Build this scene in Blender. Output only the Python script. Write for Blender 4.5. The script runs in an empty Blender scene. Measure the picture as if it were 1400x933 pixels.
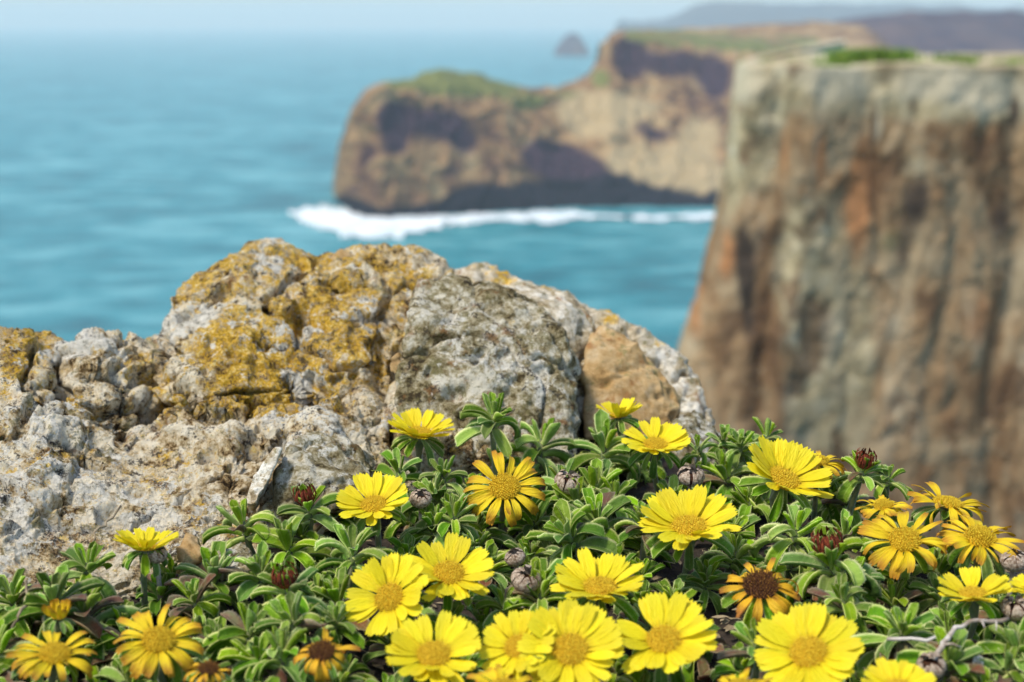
import bpy, bmesh, math, random
import numpy as np
from mathutils import Vector, Matrix

R = math.radians
SC = bpy.context.scene
COL = SC.collection
random.seed(7)
rng = np.random.default_rng(11)

# ------------------------------------------------------------------ camera, light, exposure
ZC = 75.0                      # eye height above the sea (m)
PITCH = R(12.7)
FPX = 50 / 36 * 1400           # focal length in photo pixels
cam_d = bpy.data.cameras.new('camera')
cam_d.lens = 50; cam_d.sensor_width = 36
cam_d.clip_start = 0.02; cam_d.clip_end = 60000
cam_d.dof.use_dof = True
cam_d.dof.focus_distance = 0.69
cam_d.dof.aperture_fstop = 8.5
cam_d.dof.aperture_blades = 7
cam = bpy.data.objects.new('camera', cam_d)
COL.objects.link(cam)
cam.location = (0, 0, ZC)
cam.rotation_euler = (math.pi / 2 - PITCH, 0, 0)
SC.camera = cam

SUN_EL, SUN_AZ = R(60), R(236)          # azimuth clockwise from +Y: behind the camera, to the left
world = bpy.data.worlds.new('World'); SC.world = world
world.use_nodes = True
wn = world.node_tree
sky = wn.nodes.new('ShaderNodeTexSky')
sky.sky_type = 'NISHITA'; sky.sun_disc = False
sky.sun_elevation = SUN_EL; sky.sun_rotation = SUN_AZ
sky.air_density = 1.0; sky.dust_density = 1.0; sky.ozone_density = 1.0
bg = wn.nodes['Background']
wn.links.new(sky.outputs[0], bg.inputs[0])
bg.inputs[1].default_value = 0.085
sun_d = bpy.data.lights.new('sun', 'SUN')
sun_d.energy = 1.5; sun_d.angle = R(10); sun_d.color = (1.0, 0.92, 0.78)
sun = bpy.data.objects.new('sun', sun_d); COL.objects.link(sun)
sun_dir = Vector((math.sin(SUN_AZ) * math.cos(SUN_EL), math.cos(SUN_AZ) * math.cos(SUN_EL), math.sin(SUN_EL)))
sun.rotation_euler = sun_dir.to_track_quat('Z', 'Y').to_euler()
sun.location = (0, 0, ZC + 30)
SC.view_settings.view_transform = 'Standard'
SC.view_settings.look = 'None'
SC.view_settings.exposure = 1.30
SC.view_settings.gamma = 1
SC.cycles.use_denoising = True
SC.cycles.max_bounces = 8
SC.cycles.volume_bounces = 2

# ------------------------------------------------------------------ photo pixel -> place
CP, SP = math.cos(PITCH), math.sin(PITCH)
def ray(px, py):
    u = (np.asarray(px, float) - 700) / FPX
    v = (466.5 - np.asarray(py, float)) / FPX
    return u, CP + v * SP, -SP + v * CP
def P(px, py, Y):
    """point at ground distance Y (m) in front of the eye, seen in direction px, py"""
    x, y, z = ray(px, py)
    t = np.asarray(Y, float) / y
    return np.stack(np.broadcast_arrays(x * t, y * t, ZC + z * t), -1)
BED0, BEDK = -0.245, 0.104
def G(px, py, off=0.0):
    """point on the gently rising plane of the flower bed"""
    x, y, z = ray(px, py)
    t = (BED0 - BEDK * 0.5 + off) / (z - BEDK * y)
    return np.stack(np.broadcast_arrays(x * t, y * t, ZC + z * t), -1)
SEA_Y = lambda py: (lambda r: -ZC / r[2] * r[1])(ray(700, py))

# ------------------------------------------------------------------ noise
_T = np.random.default_rng(3)
_PERM = np.tile(_T.permutation(256), 3)
_GR = _T.normal(size=(256, 3)); _GR /= np.linalg.norm(_GR, axis=1)[:, None]
_RND = _T.random((256, 4))
def perlin(p):
    p = np.asarray(p, float)
    i = np.floor(p).astype(np.int64); f = p - i
    u = f * f * f * (f * (f * 6 - 15) + 10)
    i &= 255
    out = 0
    for dx in (0, 1):
        for dy in (0, 1):
            for dz in (0, 1):
                h = _PERM[_PERM[_PERM[(i[:, 0] + dx) & 255] + ((i[:, 1] + dy) & 255)] + ((i[:, 2] + dz) & 255)]
                g = _GR[h]
                d = g[:, 0] * (f[:, 0] - dx) + g[:, 1] * (f[:, 1] - dy) + g[:, 2] * (f[:, 2] - dz)
                w = (u[:, 0] if dx else 1 - u[:, 0]) * (u[:, 1] if dy else 1 - u[:, 1]) * (u[:, 2] if dz else 1 - u[:, 2])
                out = out + w * d
    return out * 1.5
def fbm(p, octv=4, gain=0.5, ridged=False):
    a, s, o = 1.0, 0.0, 0
    p = np.asarray(p, float)
    for k in range(octv):
        n = perlin(p * 2.03 ** k + 17.3 * k)
        if ridged: n = 1 - 2 * np.abs(n)
        o = o + a * n; s += a; a *= gain
    return o / s
def worley(p):
    """F1, F2, random of the nearest cell"""
    p = np.asarray(p, float)
    i = np.floor(p).astype(np.int64); f = p - i
    f1 = np.full(len(p), 9.0); f2 = np.full(len(p), 9.0); rid = np.zeros(len(p))
    for dx in (-1, 0, 1):
        for dy in (-1, 0, 1):
            for dz in (-1, 0, 1):
                h = _PERM[_PERM[_PERM[(i[:, 0] + dx) & 255] + ((i[:, 1] + dy) & 255)] + ((i[:, 2] + dz) & 255)]
                r = _RND[h]
                d = (dx + r[:, 0] - f[:, 0]) ** 2 + (dy + r[:, 1] - f[:, 1]) ** 2 + (dz + r[:, 2] - f[:, 2]) ** 2
                c = d < f1
                f2 = np.where(c, f1, np.minimum(f2, d)); rid = np.where(c, r[:, 3], rid); f1 = np.where(c, d, f1)
    return np.sqrt(f1), np.sqrt(f2), rid
def sstep(a, b, x):
    t = np.clip((x - a) / (b - a), 0, 1)
    return t * t * (3 - 2 * t)
def lerp(a, b, t): return a + (b - a) * t

# ------------------------------------------------------------------ object helpers
def tag(o, label=None, cat=None, group=None, kind=None):
    if label: o['label'] = label
    if cat: o['category'] = cat
    if group: o['group'] = group
    if kind: o['kind'] = kind
    return o
def link(name, data, parent=None, mat=None, M=None):
    o = bpy.data.objects.new(name, data); COL.objects.link(o)
    if parent is not None: o.parent = parent
    if M is not None: o.matrix_basis = M
    if mat is not None and data is not None and not data.materials: data.materials.append(mat)
    return o
def empty(name, loc, label, cat, group=None):
    o = bpy.data.objects.new(name, None); COL.objects.link(o)
    o.location = loc; o.empty_display_size = 0.01
    return tag(o, label, cat, group)
def mesh(name, V, F, smooth=True, attrs=None):
    me = bpy.data.meshes.new(name)
    V = np.asarray(V, np.float32)
    if isinstance(F, np.ndarray):
        k = F.shape[1]
        me.vertices.add(len(V)); me.vertices.foreach_set('co', V.ravel())
        me.loops.add(F.size); me.loops.foreach_set('vertex_index', F.astype(np.int32).ravel())
        me.polygons.add(len(F)); me.polygons.foreach_set('loop_start', np.arange(0, F.size, k, dtype=np.int32))
        me.update(calc_edges=True)
    else:
        me.from_pydata([tuple(map(float, v)) for v in V], [], F)
    if smooth: me.polygons.foreach_set('use_smooth', np.ones(len(me.polygons), bool))
    for k, a in (attrs or {}).items():
        me.attributes.new(k, 'FLOAT', 'POINT').data.foreach_set('value', np.asarray(a, np.float32).ravel())
    me.validate(); me.update()
    return me
def grid_faces(ni, nj, closed_j=False):
    i, j = np.meshgrid(np.arange(ni - 1), np.arange(nj if closed_j else nj - 1), indexing='ij')
    i, j = i.ravel(), j.ravel(); k = (j + 1) % nj
    return np.stack([i * nj + j, i * nj + k, (i + 1) * nj + k, (i + 1) * nj + j], 1)
def grid_normals(V):
    a = np.gradient(V, axis=0); b = np.gradient(V, axis=1)
    n = np.cross(a, b); n /= np.linalg.norm(n, axis=2, keepdims=True) + 1e-12
    return n
def tube(pts, rad, seg=6):
    pts = [Vector(p) for p in pts]; V = []; F = []
    up = Vector((0.31, 0.2, 0.93))
    for k, p in enumerate(pts):
        d = (pts[min(k + 1, len(pts) - 1)] - pts[max(k - 1, 0)]).normalized()
        a = d.cross(up).normalized(); b = d.cross(a)
        r = rad[k] if hasattr(rad, '__len__') else rad
        for s in range(seg):
            t = 2 * math.pi * s / seg
            V.append(p + (a * math.cos(t) + b * math.sin(t)) * r)
    for k in range(len(pts) - 1):
        for s in range(seg):
            F.append((k * seg + s, k * seg + (s + 1) % seg, (k + 1) * seg + (s + 1) % seg, (k + 1) * seg + s))
    F.append(tuple(range(seg))[::-1]); F.append(tuple((len(pts) - 1) * seg + s for s in range(seg)))
    return V, F

# ------------------------------------------------------------------ material helpers
class NT:
    def __init__(self, name):
        self.m = bpy.data.materials.new(name); self.m.use_nodes = True
        self.t = self.m.node_tree; self.t.nodes.clear()
        self.out = self.t.nodes.new('ShaderNodeOutputMaterial')
    def n(self, typ, **kw):
        nd = self.t.nodes.new(typ)
        for k, v in kw.items(): setattr(nd, k, v)
        return nd
    def l(self, a, b): self.t.links.new(a, b)
    def put(self, sock, v):
        if hasattr(v, 'is_output'): self.l(v, sock)
        elif v is not None: sock.default_value = v
    def coord(self, scale=(1, 1, 1), rot=(0, 0, 0)):
        tc = self.n('ShaderNodeTexCoord'); mp = self.n('ShaderNodeMapping')
        mp.inputs['Scale'].default_value = scale; mp.inputs['Rotation'].default_value = rot
        self.l(tc.outputs['Object'], mp.inputs['Vector']); return mp.outputs[0]
    def noise(self, vec, scale, detail=4, rough=0.55, dist=0.0):
        nd = self.n('ShaderNodeTexNoise'); self.l(vec, nd.inputs['Vector'])
        nd.inputs['Scale'].default_value = scale; nd.inputs['Detail'].default_value = detail
        nd.inputs['Roughness'].default_value = rough; nd.inputs['Distortion'].default_value = dist
        return nd.outputs['Fac']
    def vor(self, vec, scale, feat='F1', out='Distance'):
        nd = self.n('ShaderNodeTexVoronoi', feature=feat); self.l(vec, nd.inputs['Vector'])
        nd.inputs['Scale'].default_value = scale; return nd.outputs[out]
    def attr(self, name):
        return self.n('ShaderNodeAttribute', attribute_name=name).outputs['Fac']
    def rnd(self): return self.n('ShaderNodeObjectInfo').outputs['Random']
    def math(self, op, a, b=0.0, c=None, clamp=False):
        nd = self.n('ShaderNodeMath', operation=op, use_clamp=clamp)
        self.put(nd.inputs[0], a); self.put(nd.inputs[1], b)
        if c is not None: self.put(nd.inputs[2], c)
        return nd.outputs[0]
    def ss(self, x, lo, hi, a=0.0, b=1.0):
        nd = self.n('ShaderNodeMapRange', interpolation_type='SMOOTHSTEP')
        self.put(nd.inputs[0], x)
        for k, v in zip((1, 2, 3, 4), (lo, hi, a, b)): self.put(nd.inputs[k], v)
        return nd.outputs[0]
    def ramp(self, x, stops):
        nd = self.n('ShaderNodeValToRGB'); self.put(nd.inputs[0], x); cr = nd.color_ramp
        while len(cr.elements) < len(stops): cr.elements.new(0.5)
        for e, (p, c) in zip(cr.elements, stops): e.position = p; e.color = (*c, 1)
        return nd.outputs[0]
    def mix(self, f, a, b, mode='MIX'):
        nd = self.n('ShaderNodeMix', data_type='RGBA', blend_type=mode)
        self.put(nd.inputs[0], f)
        for s, v in ((6, a), (7, b)):
            self.put(nd.inputs[s], (*v, 1) if isinstance(v, tuple) and len(v) == 3 else v)
        return nd.outputs[2]
    def hsv(self, col, h=0.5, s=1.0, v=1.0):
        nd = self.n('ShaderNodeHueSaturation'); self.put(nd.inputs['Color'], col)
        self.put(nd.inputs['Hue'], h); self.put(nd.inputs['Saturation'], s); self.put(nd.inputs['Value'], v)
        return nd.outputs[0]
    def bump(self, h, strength=0.5, dist=0.01, normal=None):
        nd = self.n('ShaderNodeBump'); self.put(nd.inputs['Height'], h)
        nd.inputs['Strength'].default_value = strength; nd.inputs['Distance'].default_value = dist
        if normal is not None: self.l(normal, nd.inputs['Normal'])
        return nd.outputs[0]
    def bsdf(self, col, rough=0.7, normal=None, spec=0.5, sheen=0.0, trans=None, **kw):
        nd = self.n('ShaderNodeBsdfPrincipled')
        self.put(nd.inputs['Base Color'], (*col, 1) if isinstance(col, tuple) and len(col) == 3 else col)
        self.put(nd.inputs['Roughness'], rough)
        nd.inputs['Specular IOR Level'].default_value = spec
        nd.inputs['Sheen Weight'].default_value = sheen
        if normal is not None: self.l(normal, nd.inputs['Normal'])
        for k, v in kw.items(): self.put(nd.inputs[k], v)
        o = nd.outputs[0]
        if trans:
            t = self.n('ShaderNodeBsdfTranslucent')
            self.put(t.inputs[0], (*col, 1) if isinstance(col, tuple) else col)
            mx = self.n('ShaderNodeMixShader'); mx.inputs[0].default_value = trans
            self.l(o, mx.inputs[1]); self.l(t.outputs[0], mx.inputs[2]); o = mx.outputs[0]
        self.l(o, self.out.inputs['Surface'])
        return self.m

# ------------------------------------------------------------------ materials
def m_rock(name, ramp_stops, white=0.0, ochre=0.0, specks=0.0, bump=0.8):
    t = NT(name); c = t.coord()
    f2 = t.noise(c, 210, 6, 0.75); f3 = t.noise(c, 620, 3, 0.7)
    n1 = t.math('ADD', t.math('MULTIPLY', t.noise(c, 48, 8, 0.7, 0.5), 0.55), t.math('MULTIPLY', f2, 0.45))
    col = t.ramp(n1, ramp_stops)
    grn = t.math('ADD', t.math('MULTIPLY', t.noise(c, 80, 5, 0.7), 0.7), t.math('MULTIPLY', f3, 0.3))
    col = t.mix(t.ss(grn, 0.54, 0.60, 0.0, 0.75), col, (0.24, 0.21, 0.08))
    col = t.mix(t.ss(t.noise(c, 66, 6, 0.7), 0.56, 0.66, 0.0, 0.7), col, (0.30, 0.13, 0.04))
    # ochre crust of lichen, only where its mask lets it grow
    oc = t.ramp(t.math('ADD', t.math('MULTIPLY', f2, 0.6), t.math('MULTIPLY', f3, 0.4)), [(0.40, (0.12, 0.065, 0.012)), (0.455, (0.42, 0.24, 0.02)), (0.53, (0.76, 0.45, 0.035)), (0.60, (0.92, 0.76, 0.34))])
    om = t.math('ADD', t.math('MULTIPLY', t.noise(c, 70, 8, 0.75, 0.3), 0.62), t.math('MULTIPLY', f2, 0.38))
    om = t.math('ADD', om, t.math('MULTIPLY', t.math('SUBTRACT', t.attr('ochre'), 0.5), 0.22))
    om = t.math('MULTIPLY', t.ss(om, 0.50 - ochre, 0.60 - ochre), t.ss(t.math('ADD', f2, t.math('MULTIPLY', om, 0.5)), 0.69, 0.78, 0.08, 1.0))
    col = t.mix(om, col, oc)
    # pale crusts
    wc = t.ramp(f2, [(0.38, (0.30, 0.27, 0.19)), (0.45, (0.72, 0.67, 0.54)), (0.55, (0.92, 0.87, 0.74))])
    wm = t.math('ADD', t.math('MULTIPLY', t.noise(c, 85, 8, 0.7, 0.4), 0.68), t.math('MULTIPLY', t.noise(c, 260, 5, 0.75), 0.32))
    wm = t.math('ADD', wm, t.math('MULTIPLY', t.math('SUBTRACT', t.attr('pale'), 0.5), 0.20))
    wm = t.ss(wm, 0.54 - white, 0.575 - white)
    col = t.mix(wm, col, wc)
    # black dots of lichen and dirt, plus painted shade of small holes and crevices
    bm = t.ss(t.math('ADD', t.math('MULTIPLY', t.noise(c, 130, 7, 0.8), 0.7), t.math('MULTIPLY', f3, 0.3)), 0.555 - specks, 0.60 - specks)
    bm = t.math('MULTIPLY', bm, t.ss(t.noise(c, 30, 4), 0.36, 0.52))
    col = t.mix(t.math('MULTIPLY', bm, 0.9), col, (0.05, 0.04, 0.03))
    h = t.math('ADD', t.math('MULTIPLY', t.noise(c, 110, 9, 0.78), 1.0), t.math('MULTIPLY', f3, 0.4))
    return t.bsdf(col, 0.9, t.bump(h, bump, 0.009), spec=0.15)
STONE = [(0.40, (0.045, 0.028, 0.014)), (0.435, (0.30, 0.19, 0.075)), (0.475, (0.68, 0.53, 0.30)), (0.53, (0.95, 0.85, 0.64))]
GREY = [(0.41, (0.06, 0.043, 0.02)), (0.455, (0.23, 0.18, 0.08)), (0.505, (0.46, 0.39, 0.23)), (0.565, (0.82, 0.76, 0.60))]
TAN = [(0.36, (0.24, 0.14, 0.05)), (0.45, (0.40, 0.25, 0.10)), (0.53, (0.50, 0.34, 0.16)), (0.62, (0.58, 0.44, 0.26))]
PALE = [(0.40, (0.17, 0.12, 0.06)), (0.455, (0.42, 0.33, 0.19)), (0.51, (0.64, 0.56, 0.41)), (0.58, (0.82, 0.76, 0.63))]
M = {}
M['outcrop'] = m_rock('lichened limestone', STONE, 0.05, 0.085, 0.03)
M['grey'] = m_rock('speckled grey stone', GREY, 0.02, -0.02, 0.02)
M['tan'] = m_rock('smooth tan stone', TAN, -0.25, -0.2, -0.06, 0.4)
M['pale'] = m_rock('pale stone', PALE, -0.02, 0.0, -0.02, 0.6)

def m_leaf(name, g0, g1, rim, redness=0.0, hue=0.03):
    t = NT(name); c = t.coord()
    e = t.attr('edge'); tp = t.attr('along')
    col = t.mix(t.noise(c, 4, 4), g0, g1)
    col = t.mix(t.ss(tp, 0.5, 0.0), col, t.mix(0.3, g1, rim))            # paler towards the leaf base
    if redness: col = t.mix(t.math('MULTIPLY', t.ss(t.noise(c, 2.5, 3), 0.38, 0.62), redness), col, (0.22, 0.075, 0.045))
    hair = t.noise(c, 60, 3, 0.8)
    rimf = t.math('MULTIPLY', t.ss(t.math('ADD', e, t.math('MULTIPLY', t.math('SUBTRACT', hair, 0.5), 0.25)), 0.74, 0.97), 0.85)
    mid = t.math('MULTIPLY', t.ss(e, 0.10, 0.0), 0.18)
    col = t.mix(mid, col, rim)
    col = t.mix(t.math('MULTIPLY', t.ss(hair, 0.58, 0.78), 0.14), col, rim)
    col = t.mix(rimf, col, rim)
    r = t.rnd()
    col = t.hsv(col, t.math('MULTIPLY_ADD', r, hue, 0.5 - hue * 0.6), t.math('MULTIPLY_ADD', t.math('FRACT', t.math('MULTIPLY', r, 7.31)), 0.3, 0.85),
                t.math('MULTIPLY_ADD', t.math('FRACT', t.math('MULTIPLY', r, 13.7)), 0.8, 0.62))
    nrm = t.bump(t.math('ADD', t.noise(c, 9, 3), t.math('MULTIPLY', hair, 0.25)), 0.35, 0.08)
    return t.bsdf(col, 0.55, nrm, spec=0.3, sheen=0.03, trans=0.18)
M['leaf'] = m_leaf('felted green leaf', (0.048, 0.160, 0.005), (0.19, 0.36, 0.012), (0.68, 0.74, 0.28))
M['leaf_light'] = m_leaf('young green leaf', (0.13, 0.28, 0.010), (0.30, 0.46, 0.03), (0.72, 0.78, 0.30))
M['leaf_red'] = m_leaf('reddening leaf', (0.13, 0.14, 0.05), (0.20, 0.19, 0.08), (0.42, 0.34, 0.22), 0.8)

def m_petal(name, base, mid, tip, trans=0.25, streak=0.12):
    t = NT(name); c = t.coord((9, 1.2, 1))
    a = t.attr('along')
    col = t.mix(t.ss(a, 0.0, 0.35), base, mid)
    col = t.mix(t.math('MULTIPLY', t.ss(t.math('ADD', a, t.math('MULTIPLY', t.noise(c, 2.2, 4), 0.5)), 0.74, 1.25), 0.95), col, tip)
    s = t.noise(c, 2.6, 3)
    col = t.mix(t.math('MULTIPLY', t.ss(s, 0.5, 0.72), streak * 2.2), col, base)
    r = t.rnd()
    col = t.hsv(col, t.math('MULTIPLY_ADD', r, 0.012, 0.494), 1.0, t.math('MULTIPLY_ADD', t.math('FRACT', t.math('MULTIPLY', r, 9.7)), 0.22, 0.86))
    return t.bsdf(col, 0.55, t.bump(s, 0.3, 0.05), spec=0.25, trans=trans)
M['petal'] = m_petal('bright yellow petal', (0.76, 0.53, 0.008), (0.90, 0.74, 0.014), (0.91, 0.77, 0.03))
M['petal_old'] = m_petal('fading golden petal', (0.68, 0.42, 0.012), (0.88, 0.64, 0.016), (0.50, 0.22, 0.02), 0.2, 0.22)
M['petal_dry'] = m_petal('withered orange petal', (0.50, 0.22, 0.015), (0.80, 0.46, 0.02), (0.36, 0.14, 0.025), 0.15, 0.3)
def m_plain(name, c0, c1, scale=3, rough=0.8, spec=0.2, bump=0.4, dist=0.05, sheen=0.0):
    t = NT(name); c = t.coord()
    col = t.mix(t.ss(t.noise(c, scale, 5, 0.65), 0.35, 0.65), c0, c1)
    return t.bsdf(col, rough, t.bump(t.noise(c, scale * 3, 4), bump, dist), spec=spec, sheen=sheen)
M['disc'] = m_plain('golden disc', (0.50, 0.28, 0.012), (0.70, 0.43, 0.018), 5)
M['floret'] = m_plain('golden florets', (0.64, 0.39, 0.015), (0.92, 0.70, 0.05), 7)
M['disc_dark'] = m_plain('dark spent disc', (0.035, 0.014, 0.01), (0.12, 0.05, 0.02), 5)
M['floret_dark'] = m_plain('spent florets', (0.10, 0.03, 0.018), (0.34, 0.16, 0.03), 7)
M['bud_red'] = m_plain('dark red dried bud', (0.10, 0.018, 0.010), (0.26, 0.055, 0.02), 4)
M['dry_head'] = m_plain('dry grey brown husk', (0.20, 0.125, 0.075), (0.62, 0.50, 0.38), 4)
M['stem'] = m_plain('hairy green stem', (0.10, 0.15, 0.045), (0.22, 0.22, 0.10), 120, bump=0.5, dist=0.001, sheen=0.4)
M['twig'] = m_plain('bleached twig', (0.28, 0.21, 0.15), (0.62, 0.57, 0.50), 90, bump=0.5, dist=0.001)
M['straw'] = m_plain('dull straw', (0.16, 0.12, 0.07), (0.34, 0.27, 0.17), 90, bump=0.5, dist=0.001)
M['soil'] = m_plain('dark soil', (0.020, 0.015, 0.012), (0.055, 0.042, 0.033), 60, bump=0.9, dist=0.004)

def m_headland():
    t = NT('headland rock and turf'); c = t.coord()
    n = t.noise(c, 0.045, 6, 0.6); st = t.noise(t.coord((1, 1, 2.2)), 0.09, 5, 0.65)
    col = t.ramp(t.math('ADD', t.math('MULTIPLY', n, 0.5), t.math('MULTIPLY', st, 0.5)),
                 [(0.38, (0.06, 0.032, 0.035)), (0.46, (0.19, 0.11, 0.06)), (0.54, (0.33, 0.21, 0.10)), (0.64, (0.44, 0.33, 0.18))])
    def m(att, lo, hi, k=0.35): return t.ss(t.math('ADD', t.attr(att), t.math('MULTIPLY', t.math('SUBTRACT', t.noise(c, 0.07, 5, 0.65), 0.5), k)), lo, hi)
    col = t.mix(m('sand', 0.35, 0.65), col, t.mix(n, (0.34, 0.25, 0.13), (0.48, 0.38, 0.22)))
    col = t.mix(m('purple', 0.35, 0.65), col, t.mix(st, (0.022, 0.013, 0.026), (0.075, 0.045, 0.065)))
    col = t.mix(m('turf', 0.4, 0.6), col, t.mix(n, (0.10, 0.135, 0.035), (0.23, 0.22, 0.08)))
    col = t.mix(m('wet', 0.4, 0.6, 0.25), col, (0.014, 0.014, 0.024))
    return t.bsdf(col, 0.95, t.bump(st, 0.6, 3), spec=0.1)
M['headland'] = m_headland()
def m_cliff():
    t = NT('weathered cliff'); c = t.coord(); cs = t.coord((1, 1, 0.28))
    n = t.noise(c, 0.8, 7, 0.65); s = t.noise(cs, 0.55, 7, 0.65, 0.5)
    rust = t.ramp(s, [(0.3, (0.075, 0.05, 0.03)), (0.43, (0.25, 0.15, 0.075)), (0.55, (0.39, 0.265, 0.14)), (0.68, (0.50, 0.42, 0.28))])
    grey = t.ramp(n, [(0.3, (0.14, 0.115, 0.07)), (0.45, (0.37, 0.305, 0.17)), (0.57, (0.54, 0.465, 0.29)), (0.7, (0.70, 0.63, 0.45))])
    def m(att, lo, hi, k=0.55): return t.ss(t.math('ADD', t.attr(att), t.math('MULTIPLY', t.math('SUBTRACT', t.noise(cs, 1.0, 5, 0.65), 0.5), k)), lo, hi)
    col = t.mix(m('grey', 0.32, 0.62), rust, grey)
    blot = t.noise(t.coord((1, 1, 0.6)), 0.55, 4, 0.6, 0.6)
    col = t.mix(t.ss(blot, 0.52, 0.62, 0.0, 0.7), col, t.mix(n, (0.24, 0.18, 0.10), (0.52, 0.43, 0.27)))
    col = t.mix(t.ss(blot, 0.45, 0.36, 0.0, 0.75), col, t.mix(n, (0.06, 0.04, 0.028), (0.22, 0.12, 0.06)))
    col = t.mix(m('band', 0.35, 0.7), col, t.mix(n, (0.40, 0.34, 0.21), (0.74, 0.66, 0.47)))
    col = t.mix(m('orange', 0.4, 0.7), col, t.mix(n, (0.34, 0.15, 0.06), (0.52, 0.27, 0.12)))
    col = t.mix(m('moss', 0.45, 0.7), col, t.mix(n, (0.09, 0.095, 0.04), (0.20, 0.20, 0.09)))
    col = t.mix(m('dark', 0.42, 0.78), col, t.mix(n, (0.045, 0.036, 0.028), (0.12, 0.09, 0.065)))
    col = t.mix(m('turf', 0.4, 0.6, 0.5), col, t.mix(n, (0.09, 0.15, 0.03), (0.28, 0.28, 0.12)))
    return t.bsdf(col, 0.95, t.bump(n, 0.8, 0.3), spec=0.1)
M['cliff'] = m_cliff()
M['scrub'] = m_plain('cliff top scrub', (0.10, 0.21, 0.025), (0.24, 0.33, 0.06), 1.2, bump=0.2)
M['hill'] = m_plain('far hill', (0.03, 0.026, 0.045), (0.06, 0.05, 0.055), 0.004, bump=0.1, dist=10)
M['far_cliff'] = m_plain('far cliff rock', (0.035, 0.02, 0.045), (0.10, 0.06, 0.065), 0.02, bump=0.3, dist=4)
def m_sea():
    t = NT('sea water'); c = t.coord((1, 2.2, 1))
    big = t.noise(c, 0.006, 5, 0.6); mid = t.noise(c, 0.035, 5, 0.6)
    f = t.math('ADD', t.math('MULTIPLY', big, 0.4), t.math('MULTIPLY', mid, 0.6))
    col = t.ramp(f, [(0.40, (0.008, 0.135, 0.165)), (0.5, (0.024, 0.25, 0.29)), (0.59, (0.14, 0.42, 0.45))])
    w = t.math('ADD', t.noise(c, 0.25, 6, 0.65), t.math('MULTIPLY', t.noise(c, 0.06, 3), 1.5))
    return t.bsdf(col, 0.35, t.bump(w, 0.7, 2.0), spec=0.3)
M['sea'] = m_sea()
M['foam'] = m_plain('white surf', (0.62, 0.72, 0.74), (0.90, 0.92, 0.92), 0.08, bump=0.6, dist=0.6)

# ------------------------------------------------------------------ sea, sky air, far land
def ax(a, b, n, p=1.0):
    t = np.linspace(-1, 1, n); return a + (b - a) * (np.sign(t) * np.abs(t) ** p * 0.5 + 0.5)
HZ = 15000
def build_sea():
    xs = ax(-HZ + 100, HZ - 100, 81, 3); ys = ax(-HZ + 100, HZ - 100, 81, 3)
    X, Y = np.meshgrid(xs, ys, indexing='ij')
    o = link('sea', mesh('sea', np.stack([X, Y, 0 * X], 2).reshape(-1, 3), grid_faces(81, 81)), mat=M['sea'])
    tag(o, 'calm turquoise sea stretching to the hazy horizon', 'sea', kind='structure')
build_sea()

def gauss(px, py, lst):
    o = 0
    for (x, y, sx, sy, a) in lst: o = o + a * np.exp(-(((px - x) / sx) ** 2 + ((py - y) / sy) ** 2))
    return np.clip(o, 0, 1)

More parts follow.
